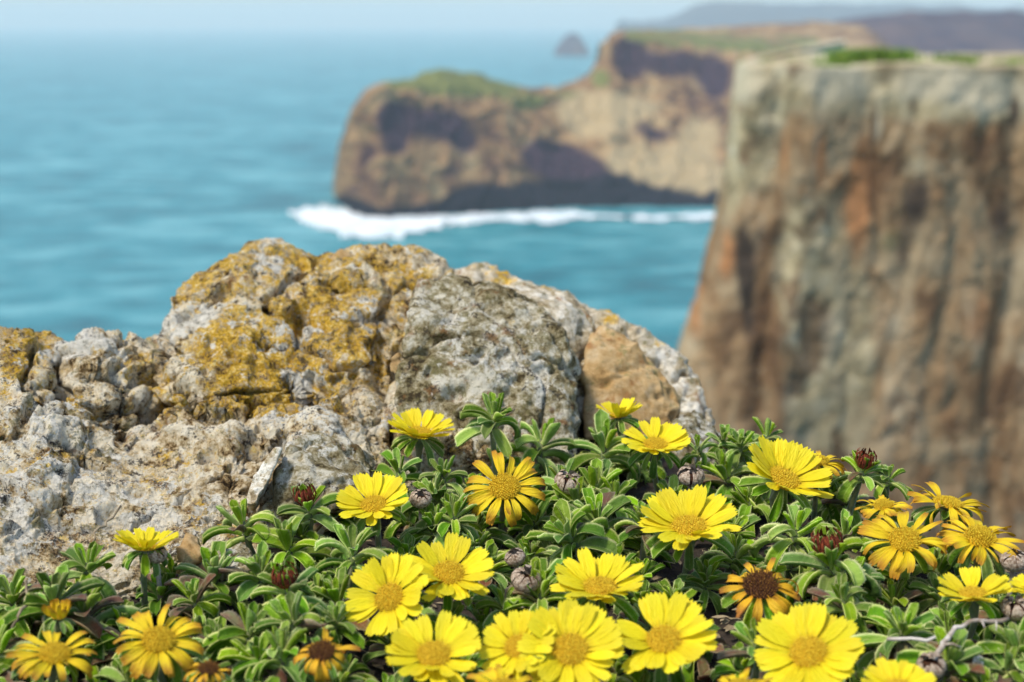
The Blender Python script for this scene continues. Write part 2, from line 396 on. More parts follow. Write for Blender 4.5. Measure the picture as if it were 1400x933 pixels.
def build_headland():
    # stations along the shore as seen from the path: foot on the water, cliff edge, crest, back
    xs = np.concatenate([np.linspace(455, 520, 60), np.linspace(520, 1120, 340)[1:]])
    foot = np.interp(xs, [455, 462, 475, 490, 520, 600, 700, 800, 900, 960, 1120], [262, 276, 288, 297, 299, 294, 288, 284, 283, 283, 280])
    edge = np.interp(xs, [455, 458, 465, 478, 495, 515, 560, 600, 650, 700, 760, 800, 822, 834, 848, 900, 1000, 1120],
                     [255, 235, 200, 160, 133, 121, 116, 112, 122, 133, 132, 118, 90, 60, 52, 56, 66, 72])
    crest = np.interp(xs, [455, 458, 465, 478, 495, 515, 560, 578, 600, 650, 700, 760, 800, 822, 834, 848, 900, 1000, 1120],
                      [252, 230, 194, 152, 124, 112, 108, 103, 93, 99, 117, 119, 106, 78, 47, 41, 40, 46, 52])
    Yf = SEA_Y(foot)
    d1 = np.interp(xs, [455, 480, 560, 700, 820, 860, 960, 1120], [3, 14, 30, 45, 110, 150, 190, 200])
    d2 = np.interp(xs, [455, 480, 560, 700, 820, 860, 960, 1120], [4, 30, 60, 80, 150, 300, 420, 450])
    fr = np.linspace(0, 1, 110); tp = np.linspace(0, 1, 26)[1:]; bk = np.linspace(0, 1, 30)[1:]
    foot2 = foot + 8
    cols = []; Q = []
    a = np.array([P(xs, foot2 + (edge - foot2) * f, Yf - 3 + d1 * (0.25 * f + 0.75 * f ** 1.7)) for f in fr])
    b = np.array([P(xs, edge + (crest - edge) * f, Yf - 3 + d1 + (d2 - d1) * f) for f in tp])
    top = b[-1]
    c = []
    for f in bk:
        q = top.copy(); q[:, 1] += f * np.interp(xs, [455, 520, 820, 1120], [20, 70, 160, 260]); q[:, 2] = top[:, 2] * (1 - f ** 2.2) - 4 * f
        q[:, 0] += f * 6
        c.append(q)
    V = np.concatenate([a, b, np.array(c)])
    PX = np.broadcast_to(xs, V.shape[:2])
    PY = np.concatenate([np.array([foot + (edge - foot) * f for f in fr]), np.array([edge + (crest - edge) * f for f in tp]), np.array([crest + f * 2 for f in bk])])
    p = V.reshape(-1, 3)
    n = grid_normals(V).reshape(-1, 3)
    isf = np.repeat(np.concatenate([np.ones(110), np.linspace(.9, .3, 25), np.ones(29) * .6]), len(xs))
    amp = np.repeat(np.ones(1), 1)
    d = 3.4 * fbm(p * [1 / 28, 1 / 28, 1 / 40], 5, 0.55) + 2.6 * fbm(p / 11, 4, 0.55, True)
    F1, F2, rid = worley(p * [1 / 14, 1 / 14, 1 / 22]); d += 2.0 * (rid - .5) - 1.6 * (1 - sstep(0, .18, F2 - F1))
    edgefade = sstep(455, 475, PX.ravel()) * 0.75 + 0.25
    p = p + n * (d * isf * edgefade)[:, None]
    px, py = PX.ravel(), PY.ravel()
    vfrac = np.repeat(np.concatenate([fr, np.ones(54)]), len(xs))
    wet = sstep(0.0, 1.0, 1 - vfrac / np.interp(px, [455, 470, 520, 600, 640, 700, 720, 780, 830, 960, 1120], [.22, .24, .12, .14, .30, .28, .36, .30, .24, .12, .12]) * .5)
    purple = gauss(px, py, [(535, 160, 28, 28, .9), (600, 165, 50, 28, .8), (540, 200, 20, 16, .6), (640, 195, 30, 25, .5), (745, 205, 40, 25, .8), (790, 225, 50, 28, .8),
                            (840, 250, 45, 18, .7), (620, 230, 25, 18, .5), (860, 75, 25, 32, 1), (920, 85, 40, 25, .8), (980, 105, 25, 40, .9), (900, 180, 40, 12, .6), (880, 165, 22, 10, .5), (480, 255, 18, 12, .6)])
    turf = gauss(px, py, [(600, 105, 60, 17, 1), (660, 118, 60, 15, .9), (560, 112, 50, 9, .7), (720, 140, 40, 12, .6), (820, 105, 18, 16, .8), (780, 130, 40, 10, .5)]) + \
        ((px > 855) * sstep(.97, 1.0, vfrac) * np.clip(0.62 + 0.9 * fbm(p / 45 + 8, 4, .6), 0, 1))
    sand = gauss(px, py, [(820, 160, 60, 30, .8), (880, 215, 60, 25, 1), (930, 235, 50, 22, 1), (960, 250, 40, 22, 1), (800, 140, 40, 20, .7), (700, 170, 25, 40, .4), (860, 140, 60, 18, .6), (960, 180, 40, 40, .7)])
    o0 = P(560, 299, SEA_Y(299)).astype(float); o0[2] = 0
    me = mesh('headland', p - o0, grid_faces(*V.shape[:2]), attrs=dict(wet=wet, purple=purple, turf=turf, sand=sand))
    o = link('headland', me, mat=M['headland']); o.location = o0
    tag(o, 'brown rocky headland with green top jutting into the sea', 'headland', kind='structure')
build_headland()

def build_foam():
    V = []; F = []
    r = random.Random(4)
    # surf lying on the water along the foot of the headland: a thin raised sheet with torn edges and lumps
    xs = np.linspace(395, 985, 420)
    mid = np.interp(xs, [395, 430, 470, 500, 560, 640, 700, 760, 800, 860, 900, 950, 985], [292, 297, 305, 312, 309, 301, 298, 298, 297, 299, 300, 298, 296])
    half = np.interp(xs, [395, 410, 440, 480, 520, 570, 620, 680, 720, 750, 775, 800, 850, 880, 930, 950, 985], [1, 7, 14, 18, 13, 11, 7, 5, 6, 10, 8, 4, 2, 5, 3, 6, 4])
    NJ = 26
    vv = np.linspace(-1, 1, NJ)
    q = np.stack([xs / 23, np.zeros_like(xs), np.zeros_like(xs)], 1)
    e1 = fbm(q * 3, 4, .6) * .5; e2 = fbm(q * 3 + 40, 4, .6) * .5
    pts = []
    for v in vv:
        k = np.where(v < 0, 1 + e1, 1 + e2)
        y = mid + v * 1.35 * half * k
        pp = P(xs, y, SEA_Y(y)); pts.append(pp)
    V = np.array(pts)
    p = V.reshape(-1, 3)
    h = 0.35 + 0.9 * np.clip(fbm(p / 6, 4, .6) + .25, 0, 1)
    vprof = np.repeat(1 - np.abs(vv) ** 4, len(xs))
    p[:, 2] = 0.02 + h * vprof * 1.2 + np.where(vprof <= 0.001, -0.3, 0)
    tornf = fbm(p / 7 + 9, 4, .6).reshape(V.shape[:2])
    Fg = grid_faces(*V.shape[:2])
    vc = np.abs(np.repeat(vv, len(xs)))
    gap = (tornf.ravel() * 1.1 + vc ** 2 * 0.75) > np.interp(np.tile(xs, NJ), [395, 520, 600, 850, 985], [.42, .5, .32, .20, .24])
    keep = gap[Fg].sum(1) < 3
    o0 = P(560, 305, SEA_Y(305)); o0[2] = 0
    o = link('surf', mesh('surf', p - o0, Fg[keep]), mat=M['foam']); o.location = o0
    tag(o, 'white surf breaking along the foot of the headland', 'surf', kind='stuff')
build_foam()

def ridge(name, px, top, Y, depth, mat, label, cat, base=-3, rough=1.0, nv=26):
    """a hill: silhouette seen at px/top, its own depth and slopes, foot under the water"""
    xs = np.linspace(px[0], px[-1], 160); ty = np.interp(xs, px, top)
    Yx = np.interp(xs, px, Y) if hasattr(Y, '__len__') else np.full_like(xs, Y)
    T = P(xs, ty, Yx); V = []
    for f in np.linspace(-1, 1, nv * 2):
        q = T.copy(); q[:, 1] += f * depth; q[:, 2] = base + (T[:, 2] - base) * (1 - abs(f) ** 1.5)
        V.append(q)
    V = np.array(V); p = V.reshape(-1, 3); n = grid_normals(V).reshape(-1, 3)
    p = p + n * (fbm(p / (depth * .35), 5, .55) * depth * .06 * rough)[:, None]
    o0 = T[80].copy(); o0[2] = 0
    o = link(name, mesh(name, p - o0, grid_faces(*V.shape[:2])), mat=mat); o.location = o0
    return tag(o, label, cat, kind='structure')
ridge('hill', [850, 900, 935, 975, 1040, 1120, 1220, 1330, 1450, 1550], [30, 27, 16, 4, 1, 3, 8, 12, 9, 18], 5200, 700, M['hill'], 'pale blue hill fading into haze on the horizon', 'hill')
ridge('far_headland', [960, 1060, 1110, 1140, 1160, 1190, 1250, 1320, 1400, 1500, 1600], [70, 56, 44, 30, 24, 20, 19, 17, 17, 18, 20], 1500, 260, M['far_cliff'], 'purple brown headland behind the near cliff top', 'headland')
ridge('plateau', [820, 870, 930, 1000, 1060, 1130, 1180, 1210], [60, 44, 40, 37, 34, 31, 34, 60], 1150, 150, M['headland'], 'green topped plateau rising behind the sandy slope', 'plateau', rough=.5)
ridge('sea_stack', [757, 762, 770, 778, 785, 792, 799, 806], [72, 63, 52, 46, 45, 49, 59, 72], 3200, 60, M['far_cliff'], 'small dark sea stack far out near the horizon', 'sea stack', rough=.35)

def build_near_cliff():
    path = [(30, 130), (17, 88), (11.4, 68), (9.3, 60.6), (9.6, 58.6), (12, 57.5), (14.2, 57.9), (17, 57.5), (20.5, 57.9), (24, 57.2), (30, 58), (40, 60), (60, 66)]
    path = np.array(path, float)
    s = np.concatenate([[0], np.cumsum(np.linalg.norm(np.diff(path, axis=0), axis=1))])
    nu = 420
    dens = np.concatenate([np.linspace(0, s[3], 50)[:-1], np.linspace(s[3], s[10], 320), np.linspace(s[10], s[-1], 50)[1:]])
    U = np.stack([np.interp(dens, s, path[:, k]) for k in (0, 1)], 1)
    ker = np.exp(-(np.arange(-6, 7) / 3.0) ** 2); ker /= ker.sum()
    Up = np.pad(U, ((6, 6), (0, 0)), 'edge'); U = np.stack([np.convolve(Up[:, k], ker, 'valid') for k in (0, 1)], 1)
    T = np.gradient(U, axis=0); T /= np.linalg.norm(T, axis=1)[:, None]
    N = np.stack([T[:, 1], -T[:, 0]], 1)               # outward
    ztop = ZC - 1.78 + 0.25 * fbm(np.stack([U[:, 0] / 2.5, U[:, 1] / 2.5, 0 * U[:, 0]], 1), 4)
    hs = np.concatenate([np.linspace(0, 20, 260), np.linspace(20, ZC + 2, 50)[1:]])[::-1]   # metres below the edge, foot first
    V = []
    for h in hs:
        lean = 0.02 * h + 0.0040 * h * h * np.clip((1 - np.abs(np.arange(len(U)) - 60) / 60), 0, 1)
        q = np.zeros((len(U), 3)); q[:, :2] = U + N * lean[:, None]; q[:, 0] -= 0.0088 * min(h, 20) ** 2 * np.clip(1.25 - np.abs(np.arange(len(U)) - 50) / 90, 0, 1); q[:, 2] = ztop - h; V.append(q)
    for f in np.linspace(0, 1, 45)[1:]:
        q = np.zeros((len(U), 3)); q[:, 0] = U[:, 0] + f * 30 * 0.25; q[:, 1] = U[:, 1] + f * 34; q[:, 2] = ztop - 0.25 * f; V.append(q)
    V = np.array(V)
    p = V.reshape(-1, 3); n = grid_normals(V).reshape(-1, 3)
    if n.reshape(V.shape)[150, 200, 1] > 0: n = -n
    isf = np.repeat(np.concatenate([np.ones(len(hs)), np.full(44, .12)]), len(U))
    depth_in = np.repeat(np.concatenate([hs, np.zeros(44)]), len(U))
    d = 0.95 * fbm(p * [1 / 2.6, 1 / 2.6, 1 / 14], 4, .5) + 0.55 * fbm(p * [1 / 1.3, 1 / 1.3, 1 / 2.6], 5, .55, True)
    F1, F2, rid = worley(p * [1 / 1.5, 1 / 1.5, 1 / 2.8]); d += 0.75 * (rid - .5) * sstep(0, .3, F2 - F1)
    F1, F2, rid = worley(p * [1 / .55, 1 / .55, 1 / .8]); d += 0.3 * (rid - .5) * sstep(0, .3, F2 - F1)
    # clefts seen in the face
    rx = (p[:, 0] / p[:, 1]) * FPX / 1.0 + 700
    for (cx, w, a, h0, h1) in [(1062, 16, 1.2, 1.5, 30), (1192, 9, .7, 1, 8), (1300, 12, .7, 5, 30), (1385, 14, .9, 0, 30), (1235, 14, .5, 4, 14)]:
        d -= a * np.exp(-((rx - cx - 12 * np.sin(p[:, 2] * .5)) / w) ** 2) * sstep(h0 - .6, h0 + .6, depth_in) * (1 - sstep(h1 - 1, h1 + 1, depth_in))
    p = p + n * (0.30 * d * isf * (0.35 + 0.65 * sstep(0, 1.2, depth_in)))[:, None]
    # the paint of the rock, by where it lies on the face (px along, py = metres below the edge turned to photo rows)
    py = 90 + depth_in / 60 * FPX
    grey = gauss(rx, py, [(1010, 120, 40, 80, .9), (1100, 110, 300, 42, .85), (1330, 120, 160, 50, .7), (1140, 420, 60, 150, .95), (1090, 330, 40, 90, .5), (1030, 200, 30, 60, .7), (1000, 250, 20, 70, .5), (1180, 520, 30, 90, .7), (1250, 220, 30, 30, .5), (1130, 560, 60, 60, .5)])
    orange = gauss(rx, py, [(1175, 260, 22, 110, .9), (1120, 210, 14, 60, .7), (1000, 340, 18, 60, .7), (960, 420, 18, 60, .8), (1070, 200, 14, 60, .6), (1350, 420, 50, 70, .6), (1290, 330, 30, 40, .4), (1320, 560, 60, 60, .5), (1010, 590, 30, 40, .5)])
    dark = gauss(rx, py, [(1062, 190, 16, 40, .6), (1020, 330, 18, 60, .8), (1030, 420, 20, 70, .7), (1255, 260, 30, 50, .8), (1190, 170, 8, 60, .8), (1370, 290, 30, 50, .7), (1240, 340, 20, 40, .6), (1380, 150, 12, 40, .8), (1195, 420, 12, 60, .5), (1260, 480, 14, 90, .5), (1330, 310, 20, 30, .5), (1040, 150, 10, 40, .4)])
    moss = gauss(rx, py, [(1110, 400, 20, 60, .5), (1220, 320, 40, 40, .6), (1110, 520, 40, 60, .3), (1280, 200, 40, 30, .4), (1160, 120, 80, 20, .3)])
    band = gauss(rx, py, [(1010, 110, 40, 45, .8), (1130, 105, 60, 40, .8), (1260, 110, 60, 30, .75), (1350, 125, 60, 40, .7), (1195, 170, 8, 30, .7), (1115, 200, 8, 50, .6), (1150, 440, 30, 80, .6), (1460, 120, 50, 40, .6)])
    turf = np.repeat(np.concatenate([np.where(hs < .05, .28, np.where(hs < .5, .15, 0.0)), np.full(44, .36)]), len(U))
    o0 = np.array([18, 60, 0.0])
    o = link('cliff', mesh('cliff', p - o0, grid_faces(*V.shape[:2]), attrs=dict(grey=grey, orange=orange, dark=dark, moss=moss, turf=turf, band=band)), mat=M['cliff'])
    o.location = o0
    tag(o, 'tall sheer brown and grey cliff on the right, grass on its top', 'cliff', kind='structure')
    # scrub on the cliff top: tufts of blades
    V, F = [], []
    r = random.Random(9)
    spots = [(1130 + r.uniform(-1, 1) * 22, r.uniform(0, 3), .18) for _ in range(40)] + [(1185 + r.gauss(0, 20), 8 + r.uniform(-3, 3), .62) for _ in range(120)] + \
        [(1290 + r.gauss(0, 16), 7 + r.uniform(-3, 3), .36) for _ in range(24)] + [(r.uniform(1000, 1500), r.uniform(.3, 16), r.uniform(.06, .2)) for _ in range(90)] + \
        [(1378 + r.gauss(0, 12), 5 + r.uniform(-2, 2), .25) for _ in range(12)]
    for (px, dy, hh) in spots:
        Y = 59 + dy; x = (px - 700) / FPX * Y * 1.0
        z = ZC - 1.80 + .25 * -dy / 34
        for b in range(14):
            a = r.uniform(0, 6.28); sp = hh * r.uniform(.1, .8); hgt = hh * r.uniform(.5, 1.1); w = hh * .12
            bx, by = x + r.gauss(0, hh * .4), Y + r.gauss(0, hh * .4)
            k = len(V)
            V += [(bx - w * math.sin(a), by + w * math.cos(a), z - .05), (bx + w * math.sin(a), by - w * math.cos(a), z - .05),
                  (bx + sp * math.cos(a) * .6 + w * math.sin(a), by + sp * math.sin(a) * .6 - w * math.cos(a), z + hgt * .7), (bx + sp * math.cos(a), by + sp * math.sin(a), z + hgt)]
            F += [(k, k + 1, k + 2), (k, k + 2, k + 3)]
    V = np.array(V) - [18, 66, ZC - 1.8]
    o = link('scrub', mesh('scrub', V, F, False), mat=M['scrub']); o.location = (18, 66, ZC - 1.8)
    tag(o, 'low green scrub and grass on top of the near cliff', 'scrub', kind='stuff')
build_near_cliff()

# ------------------------------------------------------------------ ground under the flowers
def soil_z(X, Y):
    X = np.asarray(X, float); Y = np.asarray(Y, float)
    z = BED0 + BEDK * (np.minimum(Y, 1.0) - .5) - 0.034
    edge = 0.92 - 0.13 * sstep(0.03, 0.09, X) - 0.14 * sstep(0.10, 0.24, X) 
    z = z - 2.4 * np.maximum(Y - edge, 0) ** 1.0 * sstep(0, .05, Y - edge)
    return ZC + np.maximum(z, -ZC - 2)
def build_soil():
    xs = np.concatenate([-np.geomspace(60, .5, 40), np.linspace(-.48, .48, 180), np.geomspace(.5, 60, 40)])
    ys = np.concatenate([-np.geomspace(60, .1, 30), np.linspace(0, 1.2, 220), np.geomspace(1.25, 40, 40)])
    X, Y = np.meshgrid(xs, ys, indexing='ij')
    Z = soil_z(X, Y)
    V = np.stack([X, Y, Z], 2); p = V.reshape(-1, 3)
    near = np.exp(-(np.hypot(p[:, 0], p[:, 1] - .6) / 1.2) ** 2)
    p[:, 2] += near * (0.008 * fbm(p / .05, 4) + .004 * fbm(p / .012, 3)) + (1 - near) * 0.05 * fbm(p / 1.5, 4)
    o0 = np.array([0, .6, ZC - .27])
    o = link('ground', mesh('ground', p - o0, grid_faces(len(xs), len(ys))), mat=M['soil']); o.location = o0
    tag(o, 'dark soil in the shade under the flower mat', 'ground', kind='structure')
build_soil()

# ------------------------------------------------------------------ rocks of the outcrop
def rock_detail(p, n, s=1.0, lay=1.0):
    w = np.stack([fbm(p / .03, 3), fbm(p / .03 + 31, 3), fbm(p / .03 + 77, 3)], 1) * .010
    q = p + w
    F1, F2, rid = worley(q * [1 / .085, 1 / .085, 1 / .055]); g = F2 - F1
    d = 0.012 * (rid - .5) * sstep(0, .12, g) - 0.004 * (1 - sstep(0, .05, g))
    d += .011 * fbm(q / .075, 6, .58, True)
    la = (q @ np.array([.25, -.3, .92])) / .021 + 1.6 * fbm(q / .05, 4); la = la - np.floor(la)
    d += .0060 * (sstep(0, .8, la) - sstep(.88, 1, la) - .4) * sstep(-.2, .25, fbm(p / .07 + 4, 2))
    d += .0050 * fbm(p / .019, 5, .68, True)
    F1, F2, rid = worley(p / .0075 + w * 60); d += .0020 * (.55 - F1) * (rid > .3)
    F1, F2, rid = worley(q / .0135 + 9); d -= .0085 * (1 - sstep(.12, .34, F1)) * (rid > .55)     # pits
    F1, F2, rid = worley(q / .028 + 19); d -= .013 * (1 - sstep(.10, .28, F1)) * (rid > .68)      # hollows
    cr = 1 - np.abs(perlin(q * [1 / .11, 1 / .11, 1 / .06] + 5)); d -= .012 * sstep(.965, .99, cr) * lay
    return (d - d.mean()) * s
def poly_dist(px, py, pts):
    D = np.full(len(px), 1e9)
    for (ax0, ay0), (bx0, by0) in zip(pts[:-1], pts[1:]):
        dx, dy = bx0 - ax0, by0 - ay0
        t = np.clip(((px - ax0) * dx + (py - ay0) * dy) / (dx * dx + dy * dy), 0, 1)
        D = np.minimum(D, np.hypot(px - ax0 - t * dx, py - ay0 - t * dy))
    return D
CRACKS = [([(92, 478), (84, 500), (66, 528), (38, 548)], 7), ([(118, 525), (148, 528), (168, 548), (210, 545), (246, 520)], 8), ([(240, 515), (258, 548), (300, 568), (345, 555)], 8),
          ([(205, 545), (185, 575), (165, 592)], 7), ([(398, 518), (415, 533), (455, 530), (486, 534), (494, 550)], 8), ([(541, 480), (532, 525), (540, 600), (522, 650)], 9),
          ([(404, 574), (386, 604), (362, 648), (342, 690)], 8), ([(0, 590), (40, 606), (92, 628), (135, 640)], 6), ([(350, 470), (380, 478), (430, 470)], 4), ([(205, 480), (225, 488), (245, 480)], 6),
          ([(455, 590), (470, 600), (500, 600)], 5), ([(440, 400), (470, 410), (500, 400)], 4), ([(330, 600), (360, 620)], 5)]
def build_outcrop():
    xs = np.linspace(-160, 720, 620)
    crest = np.interp(xs, [-160, -60, 0, 22, 50, 78, 92, 110, 150, 200, 212, 228, 240, 255, 280, 310, 335, 368, 395, 425, 450, 490, 540, 572, 600, 625, 650, 680, 720],
                      [462, 462, 466, 467, 476, 495, 497, 480, 466, 456, 448, 427, 408, 396, 380, 360, 346, 341, 350, 358, 354, 353, 352, 352, 368, 390, 430, 500, 590])
    base = np.interp(xs, [-160, 0, 250, 400, 520, 720], [870, 850, 760, 710, 640, 640])
    Yb = np.interp(xs, [-160, 0, 250, 400, 520, 720], [.57, .58, .64, .675, .735, .75])
    Yc = np.interp(xs, [-160, 0, 80, 230, 350, 560, 640, 720], [.77, .79, .80, .87, .935, .935, .90, .86])
    NF, NB = 380, 70
    V = []; PY = []
    for f in np.linspace(-.12, 1, NF):
        g = np.clip(f, 0, 1)
        Y = Yb + (Yc - Yb) * (g ** 1.15) if f >= 0 else Yb + f * .05
        py = base + (crest - base) * f
        V.append(P(xs, py, Y)); PY.append(py)
    top = V[-1]
    for f in np.linspace(0, 1, NB + 1)[1:]:
        q = top.copy(); q[:, 1] += f * .22; q[:, 2] -= .02 * f + .26 * f ** 2; V.append(q); PY.append(crest)
    V = np.array(V); PX = np.broadcast_to(xs, V.shape[:2]).ravel(); PY = np.array(PY).ravel()
    # big steps: hollows and shoulders seen in the photo, in photo rows
    n = -grid_normals(V).reshape(-1, 3)
    if n[:, 2].mean() < 0: n = -n
    p = V.reshape(-1, 3)
    big = gauss(PX, PY, [(120, 500, 60, 30, .5), (340, 400, 90, 40, .5), (480, 390, 60, 30, .4), (70, 590, 40, 30, .5), (440, 620, 60, 40, .9), (470, 470, 60, 30, .4), (260, 560, 40, 25, .4)]) * .014
    big -= gauss(PX, PY, [(170, 570, 60, 12, .9), (215, 540, 25, 25, .8), (370, 540, 90, 8, 1), (520, 500, 14, 60, .9), (350, 660, 18, 60, .9), (85, 500, 8, 40, 1), (210, 475, 30, 12, .5), (470, 520, 60, 8, .9), (300, 570, 60, 10, .6)]) * .017
    p = p + n * big[:, None]
    wx = 9 * fbm(p / .02, 3); wy = 9 * fbm(p / .02 + 50, 3)
    for pl, w in CRACKS: p = p - n * (0.034 * (1 - sstep(w * .45, w * 1.35, poly_dist(PX + wx, PY + wy, pl))))[:, None]
    n2 = grid_normals(p.reshape(V.shape)).reshape(-1, 3); n2 *= np.sign((n2 * n).sum(1))[:, None]
    p = p + n2 * (0.74 * rock_detail(p, n2) + (.010 * fbm(p / .09 + 3, 3, .5, True) - .004))[:, None]
    ochre = gauss(PX, PY, [(400, 480, 95, 55, 1), (350, 530, 70, 35, .9), (470, 420, 60, 35, .7), (340, 370, 60, 25, .75), (270, 400, 40, 40, .5), (490, 365, 90, 20, .6), (95, 560, 26, 18, 1), (30, 460, 40, 30, .6), (20, 510, 30, 40, .6), (505, 480, 30, 20, .7), (60, 650, 60, 25, .35), (230, 630, 60, 20, .3), (200, 510, 30, 20, .5), (290, 480, 40, 30, .7), (430, 560, 40, 18, .6), (230, 545, 25, 15, .6), (150, 455, 50, 12, .55), (420, 360, 30, 15, .6), (560, 390, 30, 25, .55), (300, 700, 40, 20, .3)])
    pale = gauss(PX, PY, [(250, 440, 60, 25, .9), (120, 490, 50, 22, .9), (400, 470, 50, 12, .6), (415, 510, 26, 16, .8), (500, 440, 40, 16, .7), (70, 580, 40, 30, .7), (100, 670, 90, 40, .55), (430, 620, 60, 40, .6), (240, 690, 60, 30, .6), (380, 580, 20, 10, .7), (25, 620, 30, 20, .6), (20, 740, 40, 60, .7), (390, 380, 40, 30, .3), (360, 360, 20, 30, .6), (530, 540, 20, 40, .5)]) * .9 + .12
    o0 = np.array([-.12, .72, ZC - .24])
    o = link('rock_outcrop', mesh('rock_outcrop', p - o0, grid_faces(*V.shape[:2]), attrs=dict(ochre=ochre, pale=pale)), mat=M['outcrop']); o.location = o0
    tag(o, 'large pitted pale outcrop crusted with ochre and white lichen', 'rock')
build_outcrop()

def boulder(name, pts, mat, label, voxel=.0016, det=1.0, smooth=2, ochre=(), pale=(), group=None, cat='rock', push=.055):
    """a stone: hull of points measured in the photo (with distances), remeshed and weathered"""
    W = np.array([P(q[0], q[1], q[2] + push) for q in pts]); o0 = W.mean(0); o0[2] = W[:, 2].min()
    bm = bmesh.new()
    for w in W: bm.verts.new(w - o0)
    bmesh.ops.convex_hull(bm, input=bm.verts)
    me = bpy.data.meshes.new(name); bm.to_mesh(me); bm.free()
    tmp = bpy.data.objects.new('tmp', me); COL.objects.link(tmp)
    md = tmp.modifiers.new('r', 'REMESH'); md.mode = 'VOXEL'; md.voxel_size = voxel; md.use_smooth_shade = True
    if smooth:
        sm = tmp.modifiers.new('s', 'SMOOTH'); sm.iterations = smooth; sm.factor = .5
    dg = bpy.context.evaluated_depsgraph_get()
    me2 = bpy.data.meshes.new_from_object(tmp.evaluated_get(dg))
    bpy.data.objects.remove(tmp); me2.name = name
    k = len(me2.vertices); co = np.empty(k * 3, np.float32); me2.vertices.foreach_get('co', co); co = co.reshape(-1, 3).astype(float)
    nn = np.empty(k * 3, np.float32); me2.vertices.foreach_get('normal', nn); nn = nn.reshape(-1, 3)
    w = co + o0
    co = co + nn * rock_detail(w, nn, det, 0.5)[:, None]
    me2.vertices.foreach_set('co', co.astype(np.float32).ravel())
    px = w[:, 0] / w[:, 1] * FPX * 1.0 * (1 / 1.0); rr = np.stack([w[:, 0], w[:, 1], w[:, 2] - ZC], 1)
    dep = rr[:, 1] * CP - rr[:, 2] * SP; upc = rr[:, 1] * SP + rr[:, 2] * CP
    px = 700 + rr[:, 0] / dep * FPX; py = 466.5 - upc / dep * FPX
    for nm, lst, b in (('ochre', ochre, 0), ('pale', pale, .15)):
        a = gauss(px, py, lst) + b if len(lst) else np.full(k, b)
        me2.attributes.new(nm, 'FLOAT', 'POINT').data.foreach_set('value', a.astype(np.float32))
    me2.polygons.foreach_set('use_smooth', np.ones(len(me2.polygons), bool)); me2.update()
    me2.materials.clear()
    o = link(name, me2, mat=mat); o.location = o0
    return tag(o, label, cat, group)
boulder('boulder', [(576, 388, .80), (560, 430, .775), (545, 500, .75), (545, 575, .73), (622, 384, .81), (690, 402, .80), (742, 428, .79), (766, 462, .775), (786, 510, .765), (790, 570, .75), (775, 640, .72),
                    (650, 640, .71), (590, 640, .71), (660, 480, .752), (600, 450, .762), (580, 400, .90), (700, 410, .9), (780, 520, .88), (560, 560, .85), (780, 640, .85), (560, 640, .85)],
        M['grey'], 'grey speckled angular boulder standing in the middle of the outcrop', .0014, .62, 2,
        push=.035, ochre=[(600, 480, 20, 30, .6), (700, 430, 30, 20, .45)], pale=[(690, 500, 60, 50, .5), (625, 470, 20, 40, .45), (740, 535, 10, 40, .7), (600, 430, 30, 20, .35)])
boulder('rock', [(698, 403, .835), (718, 397, .85), (785, 408, .85), (806, 445, .825), (815, 485, .80), (800, 570, .775), (780, 520, .80), (722, 422, .805), (770, 440, .80), (700, 430, .92), (800, 460, .92), (790, 590, .86), (740, 580, .86)],
        M['pale'], 'narrow pale rock wedged behind the grey boulder and the tan stone', .0016, .55, 2, ochre=[(730, 400, 30, 8, .4)], pale=[(770, 430, 40, 30, .5)])
boulder('slab', [(818, 445, .815), (803, 478, .79), (797, 525, .775), (800, 600, .755), (862, 468, .80), (908, 515, .79), (927, 547, .785), (925, 575, .775), (915, 610, .76), (850, 600, .75), (840, 530, .772), (830, 480, .9), (920, 550, .88), (830, 600, .88), (920, 610, .86)],
        M['tan'], 'smooth tan broken stone on the right of the outcrop', .0014, .28, 1)
boulder('rock', [(600, 384, .93), (645, 384, .90), (658, 375, .93), (715, 375, .91), (770, 387, .90), (830, 430, .88), (868, 449, .875), (930, 480, .865), (960, 520, .855), (974, 560, .845), (984, 640, .82), (960, 660, .80),
                 (640, 410, 1.06), (720, 400, 1.08), (830, 450, 1.06), (930, 500, 1.0), (968, 600, .95), (620, 600, .85), (800, 600, .82), (700, 600, 1.0), (900, 620, .95)],
        M['pale'], 'long whitish rock with orange lichen sloping down at the right end', .0019, .72, 2,
        ochre=[(690, 380, 30, 12, .7), (750, 388, 26, 12, .8), (835, 435, 16, 16, 1), (900, 470, 20, 10, .6), (660, 390, 20, 10, .6), (950, 500, 14, 14, .4)], pale=[(890, 500, 60, 50, .8), (740, 400, 40, 14, .6), (950, 560, 30, 50, .6)])
boulder('stone', [(918, 572, .79), (950, 556, .80), (978, 580, .80), (992, 625, .78), (960, 660, .76), (905, 640, .765), (930, 600, .77), (940, 600, .84), (985, 620, .84)],
        M['grey'], 'small rough grey stone under the right end of the outcrop', .0014, .5, 2, pale=[(955, 600, 40, 40, .6)], cat='stone', push=.02)
boulder('stone', [(452, 352, .875), (466, 337, .885), (488, 350, .885), (492, 372, .87), (466, 378, .862), (455, 368, .865), (480, 360, .91), (462, 355, .91)],
        M['tan'], 'small tan pointed stone on the crest of the outcrop', .0012, .25, 1, cat='stone')
boulder('stone', [(560, 352, .87), (574, 345, .88), (590, 362, .875), (598, 380, .86), (575, 378, .855), (562, 366, .86), (580, 360, .91), (590, 372, .90)],
        M['pale'], 'small white stone on the crest behind the grey boulder', .0012, .3, 1, pale=[(575, 360, 30, 30, .6)], cat='stone')
